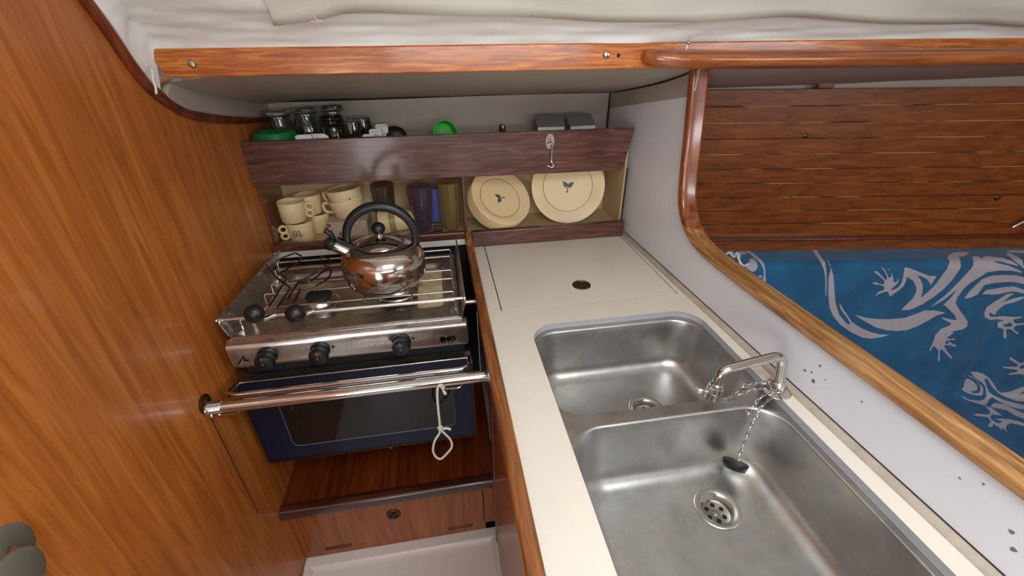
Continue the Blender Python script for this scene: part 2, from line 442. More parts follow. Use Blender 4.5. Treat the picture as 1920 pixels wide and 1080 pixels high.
# lining cheek on the left bulkhead, edges peeling
ck = [(322, 148), (306, 160), (302, 178), (312, 192), (345, 207), (385, 214), (430, 219), (497, 222), (500, 192), (470, 187), (430, 180), (385, 166), (345, 150)]
cy = [H(a, b, 'x', XW+.004)[1:] for a, b in ck]
o = obj('lining_cheek', MB().prism(cy, 'x', XW+.001, XW+.014), M['vinylgrey'], bevel=.004)
tag(o, 'grey vinyl lining patch with a peeling rounded end on the left bulkhead under the beam', 'lining')
o = obj('peeling_edge', MB().tube(smoothline([H(a, b, 'x', XW+.02) for a, b in ((275, 122), (284, 130), (287, 150), (292, 165), (293, 176))], 6), .0022, 8), M['canvas'])
tag(o, 'curled white edge of headliner peeling off beside the left end of the beam', 'lining edge')
# dark seam lines where linings meet
sm = [H(a, b, 'x', XW+.018) for a, b in ((345, 152), (385, 167), (430, 181), (495, 191))]
struct(obj('trim_3', MB().tube(smoothline(sm, 6), .0035, 8), M['gap']))
sm = [(x, 1.597, 1.346+.002*math.sin(x*5)) for x in np.linspace(XW+.02, XP(1.6)-.01, 30)]
struct(obj('trim_4', MB().tube(sm, .004, 8), M['gap']))
sm = [(XP(p[1])-.002, p[1], p[2]-.001) for p in dp if p[1] < 1.6]
struct(obj('trim_5', MB().tube(sm, .003, 8), M['gap']))
struct(obj('trim_6', MB().tube([(XP(1.6)-.004, 1.596, 1.345), (XP(1.6)-.004, 1.596, 1.15)], .003, 8), M['gap']))
# lining piece on top of the partition, its lower edge showing as a faint seam
pz = [(p[1], p[2]) for p in dp if 1.07 < p[1] < 1.6]
low = [(y, 1.292+.085*(1.59-y)/.49) for y in np.linspace(1.594, 1.075, 12)]
mb = MB().prism([(y, z) for y, z in pz]+low, 'x', -.0018, .002); mb.v = [(XP(y)+x, y, z) for x, y, z in mb.v]
struct(obj('trim_7', mb, M['vinylgrey']))

# white partition between galley and saloon
pp = [(1.66, .86), (-.36, .86), (-.36, 1.021), (.80, 1.021), (.90, 1.026), (.965, 1.042), (1.01, 1.072), (1.042, 1.115), (1.060, 1.18), (1.078, 1.30), (1.098, 1.41), (1.105, 1.443), (1.18, 1.415), (1.30, 1.39), (1.45, 1.365), (1.66, 1.34)]
mb = MB(); mb.prism(pp, 'x', 0, .024); mb.v = [(XP(y)+x, y, z) for x, y, z in mb.v]
struct(obj('wall_partition', mb, M['partition']))
# chips in the paint
chips = MB()
for px, py, r in ((1509, 694, .0035), (1538, 686, .003), (1525, 714, .0045), (1548, 712, .0018), (1522, 698, .0025), (1616, 753, .0018), (1800, 897, .002), (1898, 998, .004), (1900, 1030, .004), (1845, 908, .002)):
    yy = .5
    for _ in range(6): p = H(px, py, 'x', XP(yy)); yy = p[1]
    pts = [(p[1]+r*random.uniform(.5, 1.2)*math.cos(a), p[2]+r*random.uniform(.5, 1.2)*math.sin(a)) for a in np.linspace(0, 2*PI, 8)[:-1]]
    chips.prism(pts, 'x', XP(yy)-.0006, XP(yy)+.001)
struct(obj('trim_8', chips, M['greym']))
# wooden capping swept along the partition edge
path = [(-.36, 1.021), (.2, 1.021), (.5, 1.021), (.70, 1.021), (.80, 1.022), (.90, 1.027), (.965, 1.043), (1.01, 1.073), (1.042, 1.116), (1.060, 1.18), (1.078, 1.30), (1.098, 1.41), (1.103, 1.438)]
pv = smoothline([(0, a, b) for a, b in path], 6); L = []
sec = []
hw, ht, rr_ = .0245, .020, .010
sec = [(a, b) for a, b in rrect(-hw, hw, -.004, ht, rr_, 5)]
for i, p in enumerate(pv):
    t = (pv[min(i+1, len(pv)-1)]-pv[max(i-1, 0)]).normalized(); nrm = Vector((0, -t.z, t.y))
    xc = XP(p[1])+.0145
    L.append([(xc+a, p[1]+nrm.y*b, p[2]+nrm.z*b) for a, b in sec])
mb = MB().loops(L, cap0=True, cap1=True)
# lower run uses grain along y, upright part grain along z
o = obj('wooden_capping', mb, [M['rail'], M['railv']], origin=(XP(.5)+.02, .5, 1.02))
for p in o.data.polygons:
    if p.center[2]+1.02 > 1.07: p.material_index = 1
tag(o, 'worn varnished teak capping curving down the edge of the white partition', 'capping')

# counter cabinet below the worktop (front face, and stove side)
cab = thing('sink_cabinet', 'reddish teak cabinet carcass under the sink worktop', 'cabinet', (.3, .3, 0))
obj('front_panel', MB().box(.074, .094, -.36, .812, .0, .872), M['locker'], cab)
obj('side_panel', MB().box(.084, .094, .850, 1.345, .0, .872), M['white'], cab)
obj('corner_post', MB().loops([[(x, y, z) for x, y in rrect(.070, .100, .812, .850, .012, 5)] for z in (.062, .872)], cap0=True, cap1=True), M['lip'], cab)

# ------------------------------------------------------------------ worktop
LX0, LX1, LY0, LY1 = .120, .608, .925, 1.346
CX0, CX1, CY0, CY1 = .178, .607, .112, .846
wt = MB().plate_holes([(.084, -.36), (XP(-.36)+.002, -.36), (XP(1.36)+.002, 1.372), (.084, 1.372)],
                      [[(LX0, LY0), (LX1, LY0), (LX1, LY1), (LX0, LY1)], rrect(CX0, CX1, CY0, CY1, .062, 10)], .884, .900, 0, 1)
o = obj('worktop', wt, [M['counter'], M['edge']], origin=(.36, .5, .9), smooth=30)
tag(o, 'cream laminate galley worktop with a sink cutout running toward the camera', 'worktop')
# scuffs
# icebox lid
lid = thing('icebox_lid', 'square cream laminate icebox lid with a round ring pull, flush in the worktop', 'lid', (.364, 1.135, .886))
g_ = .0028
obj('panel', MB().box(LX0+g_, LX1-g_, LY0+g_, LY1-.001, .886, .9004), M['counter'], lid)
obj('gasket', MB().box(LX0+.0003, LX1-.0003, LY0+.0003, LY1-.0003, .8845, .892), M['gap'], lid)
for a, b in ((935, 968), (1107, 1136)):
    p = H(a, 457 if a < 1000 else 446, 'z', .901); q = H(b, 455 if a < 1000 else 444, 'z', .901)
    obj('hinge', MB().box(p[0], q[0], LY1-.006, LY1+.003, .8995, .9016), M['bronze'], lid)
pu = obj('ring_pull', MB().lathe([(.0, .0004), (.0195, .0004), (.0205, .0018), (.0245, .0022), (.0262, .0012), (.0265, 0)], 40, (.364, 1.018, .9004)), M['bronze'], lid)
obj('pull_core', MB().lathe([(0, .0032), (.007, .0032), (.0085, .002), (.013, .0016), (.0135, .0004)], 30, (.364, 1.018, .9004)), M['gap'], pu)
# sealant bead between worktop and partition
bd = []
for y in np.linspace(1.355, -.36, 40): bd.append([(XP(y)-.0155, y, .9003), (XP(y)-.0145, y, .9030), (XP(y)-.002, y, .9075), (XP(y)+.0005, y, .9078)])
struct(obj('trim_9', MB().grid(bd), M['bead'], smooth=80))
struct(obj('trim_10', MB().tube([(XP(y)-.0005, y, .9085) for y in np.linspace(1.355, -.36, 20)], .0012, 6), M['gap']))
# fiddle rail at the stove edge of the worktop
zt = .9155
fr = []
for y, x0, x1, z0, z1 in ((-.36, .060, .0865, .872, zt), (1.20, .060, .0855, .872, zt), (1.30, .059, .084, .872, zt+.008), (1.332, .058, .080, .872, zt+.040), (1.3335, .058, .080, .872, zt+.040)):
    fr.append([(x, y, z) for x, z in rrect(x0, x1, z0, z1, .007, 4)])
o = obj('worktop_fiddle', MB().loops(fr, cap0=True, cap1=True), M['fiddle'], origin=(.07, .5, .88))
tag(o, 'narrow teak fiddle rail edging the worktop on the stove side', 'rail')

# ------------------------------------------------------------------ double sink
sink = thing('double_sink', 'stainless steel double sink with a small rear basin and a large front basin', 'sink', (.39, .5, .74))
ZF = .8835
B1 = (CX0-.006, CX1-.006, .556, CY1-.010, .066)       # rear basin
B2 = (CX0+.002, CX1-.010, CY0-.010, .530, .066)       # front basin
fl = MB().plate_holes([(.150, .085), (.622, .085), (.622, .862), (.150, .862)], [rrect(B1[0], B1[1], B1[2], B1[3], .066, 10), rrect(*B2[:4], .066, 10)], ZF-.0012, ZF)
obj('flange', fl, M['sink'], sink, smooth=30)
def basin(b, zb, dr, name, draft=.012):
    x0, x1, y0, y1, r = b; L = []
    steps = [(0, ZF), (.0012, ZF-.0002), (.0028, ZF-.0016), (.0038, ZF-.0045)]
    for t in np.linspace(0, 1, 7)[1:]: steps.append((.0038+draft*t, ZF-.0045-(ZF-.0045-zb-.034)*t))
    i0, z0 = steps[-1]
    for t in np.linspace(0, PI/2, 9)[1:]: steps.append((i0+.034*(1-math.cos(t)), z0-.034*math.sin(t)))
    for ins, z in steps: L.append([(x, y, z) for x, y in rrect(x0+ins, x1-ins, y0+ins, y1-ins, max(.02, r-ins*.45), 10)])
    last = L[-1]; cx, cy, cr = dr; n = len(last); zz = steps[-1][1]
    circ = []
    for p in last:
        a = math.atan2(p[1]-cy, p[0]-cx); circ.append((cx+cr*math.cos(a), cy+cr*math.sin(a)))
    for t in (.2, .45, .7, .88, 1.0):
        L.append([(p[0]*(1-t)+c[0]*t, p[1]*(1-t)+c[1]*t, zz-.004*t) for p, c in zip(last, circ)])
    L.append([(cx+(c[0]-cx)*.96, cy+(c[1]-cy)*.96, zz-.012) for c in circ])
    o = obj(name, MB().loops(L), M['sink'], sink, smooth=50); return o, zz-.004
def strainer(par, cx, cy, z):
    s_ = obj('strainer', MB().lathe([(.041, .0), (.0415, .0016), (.040, .0024), (.0335, .0016), (.029, -.0015), (.0262, -.007), (.0255, -.0135), (.024, -.0145), (.0, -.0145)], 48, (cx, cy, z), cap=False), M['strainer'], par)
    for k in range(6):
        a = k*PI/3+.35; obj('drain_hole', MB().lathe([(0, .0006), (.0042, .0006), (.0044, 0)], 16, (cx+.0158*math.cos(a), cy+.0158*math.sin(a), z-.0145)), M['dark'], s_)
    obj('screw_head', MB().lathe([(0, .0016), (.005, .0015), (.0062, .0004), (.0066, 0)], 20, (cx, cy, z-.0145)).box(cx-.0045, cx+.0045, cy-.0006, cy+.0006, z-.0131, z-.0127), M['screw'], s_)
D2 = H(1345, 953, 'z', .738); D1 = H(1212, 768, 'z', .742)
b2, zd2 = basin(B2, .742, (D2[0], D2[1], .0405), 'front_basin', .014)
b1, zd1 = basin(B1, .748, (D1[0], D1[1], .0405), 'rear_basin')
strainer(sink, D2[0], D2[1], zd2); strainer(sink, D1[0], D1[1], zd1)
cy_ = B2[3]-.0065
an = H(1403, 775, 'y', cy_-.006)
obj('chain_anchor', MB().sphere((an[0], cy_-.006, an[2]), .006, 14), M['screw'], b2)

# faucet
FB = (.612, .541, .9)
fa = thing('faucet', 'small bent chrome galley faucet standing on the worktop behind the sink divider', 'faucet', FB)
obj('base', MB().lathe([(.026, 0), (.0265, .002), (.022, .005), (.014, .007), (.0125, .012), (.0135, .014), (.0135, .022), (.009, .026), (.0075, .03)], 32, (FB[0], FB[1], .9003)), M['chrome'], fa)
e1 = H(1353, 694, 'x', .484); e2 = H(1343, 724, 'x', .479)
tp = H(1468, 666, 'x', .604)
ax_ = [(FB[0], FB[1], .92), (tp[0]+.001, tp[1], tp[2]+.001), e1, e2]
ap = fillet(ax_[:3], .022, 8)[:-1]; ap = fillet([ax_[0], ax_[1], ax_[2], ax_[3]], .022, 8)
obj('spout', MB().tube(ap, .0094, 18), M['chrome'], fa)
e2v = Vector(e2); dv = (Vector(e2)-Vector(ap[-3])).normalized(); rot = dv.to_track_quat('Z', 'Y').to_matrix().to_4x4()
noz = obj('nozzle', MB().lathe([(.0115, -.006), (.0130, -.004), (.0130, .000), (.0150, .002), (.0155, .012), (.0140, .014), (.0140, .028), (.012, .030), (.0, .030)], 24, tuple(e2), M4=rot), M['chrome'], fa)
side = Vector((-1, .15, .15)).normalized(); c0 = e2v+dv*.012
obj('lever', MB().tube([c0+side*.010, c0+side*.018, c0+side*.026, c0+side*.028, c0+side*.035], [.0058, .0036, .0042, .0070, .0055], 12), M['chrome'], noz)
# chain and plug
def chain(mb, pts, step=.0085, r=.0008, w=.0023):
    P = smoothline(pts, 30); acc = 0; last = P[0]; k = 0; out = [P[0]]
    for p in P[1:]:
        if (p-last).length >= step: out.append(p.copy()); last = p.copy()
    for a, b in zip(out[:-1], out[1:]):
        t = (b-a).normalized(); m = (a+b)/2
        u = t.orthogonal().normalized(); v = t.cross(u); q = u if k % 2 else v; k += 1
        hl = (b-a).length*.68
        ring = [m+t*hl*math.cos(an)+q*w*math.sin(an)*(1-.45*math.cos(an)) for an in np.linspace(0, 2*PI, 13)[:-1]]
        mb.tube(ring, r, 6, closed=True)
    return mb
pg = H(1378, 872, 'y', .478)
plug = thing('sink_plug', 'black rubber sink plug hanging on a link chain in the front basin', 'plug', pg)
obj('stopper', MB().lathe([(0, -.008), (.019, -.008), (.0205, -.006), (.0235, .004), (.0235, .007), (.021, .0085), (0, .0085)], 32, pg, M4=Vector((.36, .47, .80)).to_track_quat('Z', 'Y').to_matrix().to_4x4()), M['rubber'], plug)
top = Vector((FB[0]-.012, FB[1]-.012, .915))
ch = MB()
chain(ch, [Vector(pg)+Vector((0, 0, .009)), H(1392, 840, 'y', .488), H(1412, 790, 'y', .502), H(1433, 757, 'y', .514), (.598, .528, .899), (.607, .527, .905)])
chain(ch, [(an[0], cy_-.012, an[2]+.004), H(1415, 757, 'y', .515), H(1440, 735, 'y', .522), (.600, .530, .905), (.611, .527, .916)])
chain(ch, [(.627, .540, .912), (.620, .555, .918), (.605, .556, .920), (.594, .545, .915), (.598, .530, .910), (.614, .525, .912), (.627, .536, .918)])
chain(ch, [(.603, .552, .915), (.572, .556, .912), (.545, .560, .902), H(1400, 716, 'y', .565), H(1375, 738, 'y', .56), H(1360, 750, 'y', .553)])
chain(ch, [(.600, .548, .905), (.570, .550, .901), (.548, .553, .893), (.535, .552, .889), (.525, .551, .888), (.505, .552, .887)])
obj('chain', ch, M['wire'], plug)

# ------------------------------------------------------------------ plate shelf
# shelf carcass
sh = thing('galley_shelf', 'two-tier galley shelf box with a yellowed lining set against the hull', 'shelf', (0, 1.45, .925))
XS0, XS1 = XW+.001, .611
obj('lower_board', MB().box(XS0, XS1, 1.357, 1.545, .915, .935), M['shelfbox'], sh)
obj('back_panel', MB().box(XS0, XS1, 1.535, 1.545, .927, 1.19), M['shelfbox'], sh)
obj('upper_board', MB().box(XS0, XS1, 1.364, 1.598, 1.190, 1.202), M['shelfbox'], sh)
obj('side_panel', MB().box(XS1-.006, XS1, 1.362, 1.535, .927, 1.19), M['shelfbox'], sh)
sl = obj('side_panel', MB().box(XS0, XS0+.006, 1.362, 1.535, .927, 1.19), M['molding'], sh); lab(sl, 'dark wooden end panel')
lab(obj('front_edge', MB().box(XS1-.001, XS1+.0015, 1.352, 1.357, .955, 1.135), M['gap'], sh), 'dark front edge line')
obj('divider', MB().box(.062, .068, 1.362, 1.535, .927, 1.19), M['molding'], sh)
for a, b in ((XS0, .060), (.068, XS1-.002)):
    obj('acrylic_pane', MB().box(a+.003, b, 1.356, 1.359, .948, 1.165), M['acrylic'], sh)
# fascia board
fb = thing('fascia_board', 'dark mahogany fascia board across the front of the upper shelf', 'board', (0, 1.35, 1.14))
q = []
obj('board', MB().prism([(XW, 1.143), (-.535, 1.142), (.585, 1.1335), (.588, 1.134), (.613, 1.2615), (.611, 1.2645), (XW, 1.268)], 'y', 1.340, 1.355), M['fascia'], fb, bevel=.003, seg=3)
hk = thing('cabin_hook', 'steel cabin hook on an oval plate screwed to the dark fascia board', 'hook', (.338, 1.339, 1.23))
obj('plate', MB().loops([[(.339+.0135*math.cos(a), y, 1.235+.023*math.sin(a)) for a in np.linspace(0, 2*PI, 29)[:-1]] for y in (1.340, 1.3375)], cap0=True, cap1=True), M['screw'], hk)
obj('eye', MB().sphere((.338, 1.3365, 1.245), .0045, 12, (1, .6, 1)).tube(fillet([(.331, 1.337, 1.232), (.331, 1.328, 1.230), (.346, 1.328, 1.229), (.346, 1.337, 1.230)], .004), .0022, 8), M['screw'], hk)
obj('hook_rod', MB().tube(smoothline([(.340, 1.333, 1.236), (.3445, 1.329, 1.229), (.3445, 1.331, 1.215), (.3450, 1.334, 1.185), (.346, 1.334, 1.172), (.3500, 1.331, 1.166), (.350, 1.330, 1.160), (.345, 1.331, 1.157), (.336, 1.333, 1.161), (.331, 1.334, 1.163)], 5), .0021, 8), M['screw'], hk)
# lower ledge
ldg = thing('ledge_rail', 'mahogany ledge rail along the bottom of the plate shelf', 'rail', (0, 1.345, .92))
obj('rail', MB().box(XW+.001, .059, 1.333, 1.356, .932, .958), M['fascia'], ldg, bevel=.004, seg=3)
obj('rail', MB().box(.0805, .616, 1.333, 1.356, .9005, .955), M['fascia'], ldg, bevel=.004, seg=3)
o = obj('white_batten', MB().box(XW+.001, .059, 1.335, 1.352, .912, .933), M['white'], origin=(-.24, 1.34, .9), bevel=.001)
tag(o, 'thin white painted batten under the ledge rail behind the stove', 'batten')
struct(obj('wall_stove_recess', MB().box(XW, .084, 1.3535, 1.36, .0, .912), M['dark']))

# ------------------------------------------------------------------ beam, handrail
bm_ = thing('cabin_beam', 'glossy orange teak beam running under the headliner', 'beam', (0, 1.06, 1.445))
xa = H(270, 92, 'y', 1.05)[0]; xb = H(314, 150, 'y', 1.05)[0]
obj('plank', MB().prism([(xa, 1.4965), (xb, 1.4455), (2.88, 1.4455), (2.88, 1.5035)], 'y', 1.050, 1.070), M['beam'], bm_, bevel=.003, seg=3)
for px, py in ((360, 120), (1137, 103)):
    p = H(px, py, 'y', 1.049); m4 = Matrix.Rotation(PI/2, 4, 'X')
    obj('screw_head', MB().lathe([(.0085, 0), (.008, .002), (.0055, .0048), (0, .006)], 20, (p[0], 1.0505, p[2]), M4=m4), M['screw'], bm_)
p = H(1160, 104, 'y', 1.049)
obj('screw_hole', MB().lathe([(.0045, 0), (.0035, .0006), (0, .0006)], 12, (p[0], 1.0502, p[2]), M4=m4), M['gap'], bm_)
hr = []
for x, yc, zc, ry, rz in ((.473, 1.040, 1.470, .004, .006), (.477, 1.036, 1.470, .010, .012), (.495, 1.029, 1.468, .019, .017), (.53, 1.022, 1.4650, .025, .0190), (.57, 1.017, 1.4640, .028, .0198), (.62, 1.013, 1.4635, .026, .0195), (.72, 1.008, 1.4620, .022, .0190), (.85, 1.005, 1.4612, .020, .0190), (1.1, 1.004, 1.4602, .019, .0190), (2.0, 1.003, 1.4582, .019, .0190), (2.88, 1.003, 1.4572, .019, .0190)):
    hr.append([(x, yc+ry*math.cos(a), zc+rz*math.sin(a)) for a in np.linspace(0, 2*PI, 25)[:-1]])
ho = thing('grab_rail', 'rounded varnished teak grab rail fixed in front of the beam at the right', 'handrail', (1.2, 1.01, 1.44))
obj('rail', MB().loops(hr, cap0=True, cap1=True), M['handrail'], ho, smooth=70)
obj('bracket', MB().box(1.55, 1.60, 1.015, 1.05, 1.45, 1.468), M['handrail'], ho)
p = H(1290, 97, 'y', 1.01)
se = thing('screw_eye', 'tiny bright screw hook standing up on the grab rail end', 'hook', (p[0], 1.02, 1.480))
obj('plate', MB().lathe([(.009, 0), (.008, .0012), (0, .0012)], 16, (p[0], 1.020, 1.4800)), M['bronze'], se)
obj('stem', MB().tube([(p[0], 1.020, 1.480), (p[0]+.002, 1.020, 1.494)], .0018, 8), M['screw'], se)
obj('head', MB().sphere((p[0]+.003, 1.020, 1.497), .0042, 12), M['screw'], se)

# ------------------------------------------------------------------ saloon side
KW = -.16; LEN = math.hypot(1, KW); EU = np.array([1/LEN, KW/LEN, 0]); EN = np.array([KW/LEN, -1/LEN, 0])   # EN points into the cabin
W0 = np.array([.93, 1.5, 0])
def SP(u, d, z): return tuple(W0+EU*u+EN*d+np.array([0, 0, z]))
def sbox(mb, u0, u1, d0, d1, z0, z1, mi=0):
    v = [SP(u, d, z) for z in (z0, z1) for d in (d0, d1) for u in (u0, u1)]
    return mb.add(v, [(0, 2, 3, 1), (4, 5, 7, 6), (0, 1, 5, 4), (2, 6, 7, 3), (0, 4, 6, 2), (1, 3, 7, 5)], mi)
struct(obj('wall_saloon', sbox(MB(), -.31, 2.0, -.05, -.03, 0, 1.40), M['vinylgrey']))
# teak hull planking: wedge-edged planks with pale joints
mb = MB(); zs = np.linspace(.800, 1.353, 11)
for i, (a, b) in enumerate(zip(zs[:-1], zs[1:])):
    sbox(mb, -.285, 1.98, -.03, 0, a+.0013, b-.0013)
pn = thing('hull_planking', 'horizontal reddish teak planking lining the saloon side above the settee', 'wall panelling', SP(.5, -.02, .8))
po = obj('planks', mb, M['slats'], pn, bevel=.0012, seg=1)
n = NT('pale caulked joint'); q = n.noise(n.coords((2.2, 2.2, 22)), 2.2, 3, .5)
cc = n.ramp(q, [(.48, srgb('2c1408')), (.58, srgb('b0905c'))]); n.l(cc, n.b.inputs['Base Color']); n.set(Roughness=.6)
mb = MB()
for z in zs[1:-1]: sbox(mb, -.28, 1.98, -.02, -.0005, z-.0013, z+.0013)
obj('joints', mb, n.m, pn)
def wallhit(px, py, d=0.0):
    dr = CM.T @ np.array([px-960, 540-py, -FPX]); o0 = W0+EN*d
    t = float(EN.dot(o0-CAM)/EN.dot(dr)); return CAM+dr*t
mrot = Vector(EN).to_track_quat('Z', 'Y').to_matrix().to_4x4()
for px, py, r in ((1510, 255, .010), (1482, 367, .006), (1870, 371, .012)):
    p = wallhit(px, py); obj('screw_head', MB().lathe([(r, -.001), (r*.9, .002), (r*.5, .004), (0, .0045)], 20, tuple(p), M4=mrot), M['bronze'], pn)
p = wallhit(1545, 163, .0)
u_ = float(EU.dot(p-W0)); obj('clip', sbox(MB(), u_-.028, u_+.028, -.005, .012, 1.353, 1.385), M['molding'], pn, bevel=.004)
p = wallhit(1914, 412, .01)
tag(obj('wall_clip', MB().tube([tuple(p+np.array(q)) for q in ((-.02, 0, -.03), (.0, -.01, -.005), (.03, -.012, .02))], .005, 8), M['screw'], origin=tuple(p)), 'small bright metal clip at the right end of the hull planking', 'clip')
# ledge molding and back board
o = thing('settee_back_board', 'plain teak board with a dark rounded ledge below the hull planking', 'board', SP(.5, 0, .72))
obj('board', sbox(MB(), -.27, 1.98, .004, .022, .66, .792), M['slats'], o, bevel=.002)
obj('ledge', sbox(MB(), -.27, 1.98, -.002, .030, .792, .803), M['molding'], o, bevel=.004)

# settee cover -------------------------------------------------------
DF = .145            # front face distance from the wall
ZS = .36             # seat height
cs = CM
def front_hit(px, py):
    p = wallhit(px, py, DF)
    zt_ = ZTOP
    if p[2] > ZTOP:
        q = np.array(H(px, py, 'z', ZTOP)); return float(EU.dot(q-W0)), float(EN.dot(q-W0)-DF)
    if p[2] >= ZS: return float(EU.dot(p-W0)), float(zt_-p[2])
    q = np.array(H(px, py, 'z', ZS)); return float(EU.dot(q-W0)), float((zt_-ZS)+(EN.dot(q-W0)-DF))
ZTOP = float(wallhit(1650, 469, .03)[2])
ZS = float(wallhit(1790, 745, DF)[2])
def pz_(ox, oy, sc, pts): return [(ox+a/sc, oy+b/sc) for a, b in pts]
POLY = []   # positive shapes
NEG = []    # holes
a_ = lambda pts: POLY.append(pz_(1520, 460, 4.91, pts))
a_([(55, 58), (102, 62), (125, 110), (142, 200), (147, 320), (143, 465), (136, 465), (132, 300), (115, 180), (85, 110)])
a_([(165, 145), (185, 190), (208, 280), (217, 400), (228, 530), (262, 640), (330, 720), (372, 728), (330, 660), (275, 590), (264, 525), (300, 590), (380, 705), (470, 765), (560, 800), (640, 820), (728, 823), (640, 848), (560, 858), (480, 850), (380, 805), (270, 730), (200, 640), (170, 560), (162, 440), (163, 300)])
a_([(400, 636), (500, 665), (620, 680), (740, 680), (860, 668), (960, 635), (982, 625), (982, 745), (900, 775), (800, 788), (700, 782), (600, 755), (500, 700)])
b_ = lambda pts: POLY.append(pz_(1620, 460, 9.0, pts))
# front hand and leg
b_([(180, 860), (240, 790), (340, 750), (345, 700), (330, 690), (250, 665), (170, 660), (140, 625), (215, 625), (270, 655), (330, 660), (345, 600), (250, 510), (175, 450), (180, 430), (225, 440), (265, 480), (360, 585), (390, 560), (385, 530), (330, 420), (275, 355), (345, 400), (410, 540), (440, 545), (460, 510), (450, 450), (385, 400), (405, 395), (450, 440), (485, 530), (490, 620), (540, 620), (585, 555), (590, 570), (560, 640), (440, 760), (500, 750), (590, 700), (640, 620), (665, 480), (680, 385), (720, 375), (860, 420), (1010, 480), (1100, 515), (1230, 520), (1130, 675), (1110, 630), (1060, 570), (990, 530), (885, 500), (950, 570), (990, 660), (995, 760), (970, 870), (955, 895), (1100, 780), (1240, 630), (1340, 480), (1450, 340), (1560, 230), (1660, 185), (1780, 172), (1900, 178), (1912, 200), (1850, 235), (1760, 260), (1680, 310), (1590, 450), (1480, 600), (1330, 760), (1180, 880), (1000, 990), (850, 1060), (760, 1090), (630, 1090), (700, 1020), (830, 890), (885, 770), (880, 690), (830, 600), (720, 530), (710, 600), (670, 690), (590, 760), (440, 865), (400, 775), (330, 790), (240, 825)])
d_ = lambda pts: POLY.append(pz_(1720, 460, 9.0, pts))
# body stripe going into the leg
d_([(-400, 1400), (-100, 1310), (60, 1180), (300, 990), (540, 790), (760, 560), (880, 430), (1000, 310), (1090, 255), (1140, 245), (1200, 290), (1300, 245), (1480, 265), (1660, 290), (1730, 360), (1600, 330), (1480, 300), (1320, 295), (1400, 320), (1560, 350), (1700, 410), (1800, 470), (1800, 480), (1600, 430), (1400, 425), (1180, 455), (1050, 540), (900, 630), (780, 740), (680, 880), (645, 970), (690, 1060), (790, 1200), (850, 1290), (840, 1370), (760, 1420), (600, 1450), (480, 1500), (430, 1540), (480, 1520), (550, 1470), (600, 1470), (545, 1530), (480, 1560), (560, 1575), (620, 1570), (480, 1590), (540, 1660), (640, 1680), (480, 1600), (430, 1740), (590, 1900), (580, 1920), (420, 1760), (390, 1740), (370, 1940), (350, 1940), (360, 1740), (330, 1690), (270, 1690), (200, 1780), (240, 1700), (280, 1600), (300, 1520), (400, 1410), (560, 1350), (570, 1310), (460, 1260), (390, 1210), (560, 1250), (660, 1265), (640, 1180), (450, 1000), (560, 900), (690, 735), (450, 930), (120, 1110), (300, 1100), (480, 1135), (340, 1180), (100, 1300), (-40, 1370), (-300, 1440)])
d_([(785, 905), (870, 790), (990, 670), (1100, 570), (1250, 515), (1450, 500), (1650, 505), (1850, 560), (1990, 620), (1990, 720), (1800, 660), (1560, 615), (1320, 630), (1130, 670), (1080, 740), (1010, 830), (900, 880)])
d_([(1075, 825), (1150, 755), (1300, 730), (1480, 700), (1650, 705), (1800, 755), (1990, 850), (1990, 930), (1800, 815), (1650, 790), (1480, 800), (1300, 830)])
d_([(1640, 215), (1680, 180), (1720, 195), (1800, 340), (1990, 560), (1990, 600), (1700, 290)])
d_([(1660, 145), (1990, 145), (1990, 200), (1800, 185), (1700, 175)])
e_ = lambda pts: POLY.append(pz_(1720, 560, 7.715, pts))
e_([(970, 190), (1000, 120), (1100, 50), (1220, -20), (1300, -60), (1420, -60), (1300, 20), (1200, 72), (1330, 40), (1500, -30), (1560, -20), (1400, 60), (1260, 110), (1160, 170), (1120, 235), (1090, 225), (1040, 195), (1030, 230), (1060, 265), (1160, 275), (1290, 262), (1400, 265), (1520, 255), (1500, 275), (1390, 300), (1385, 330), (1420, 360), (1560, 350), (1560, 372), (1440, 385), (1390, 420), (1400, 450), (1470, 500), (1450, 520), (1400, 480), (1340, 435), (1280, 445), (1295, 560), (1270, 580), (1250, 560), (1250, 440), (1180, 430), (1190, 350), (1280, 325), (1180, 308), (1050, 308), (985, 275), (965, 240)])
e_([(1335, 850), (1360, 850), (1480, 930), (1560, 925), (1700, 940), (1800, 1000), (1800, 1060), (1600, 1110), (1470, 1090), (1380, 1100), (1320, 1100), (1320, 1085), (1460, 1060), (1440, 1030), (1300, 1010), (1240, 1000), (1240, 985), (1300, 985), (1450, 985), (1460, 955), (1340, 880)])
NEG.append(pz_(1720, 560, 7.715, [(1250, 390), (1260, 375), (1300, 370), (1320, 345), (1360, 355), (1380, 385), (1340, 405), (1270, 408)]))
NEG.append(pz_(1720, 560, 7.715, [(1480, 1010), (1490, 975), (1560, 955), (1560, 1010), (1510, 1015)]))
g2 = lambda pts, P=POLY: P.append(pz_(1780, 660, 5.4, pts))
g2([(232, 215), (290, 208), (350, 222), (400, 260), (450, 325), (490, 390), (520, 412), (620, 400), (756, 345), (756, 395), (700, 435), (756, 420), (800, 430), (800, 500), (700, 500), (600, 470), (500, 420), (430, 350), (380, 265), (355, 275), (370, 330), (400, 400), (440, 440), (560, 490), (700, 525), (800, 545), (800, 580), (700, 575), (600, 545), (500, 500), (410, 455), (390, 510), (360, 545), (300, 525), (200, 500), (120, 452), (200, 485), (300, 495), (350, 480), (370, 440), (365, 360), (340, 315), (270, 270)])
g2([(195, 243), (240, 255), (300, 310), (345, 370), (340, 425), (310, 445), (240, 435), (170, 415), (140, 390), (160, 370), (180, 290), (205, 280), (250, 300), (285, 345), (285, 385), (250, 400), (210, 402), (250, 420), (300, 415), (318, 385), (310, 330), (260, 280)])
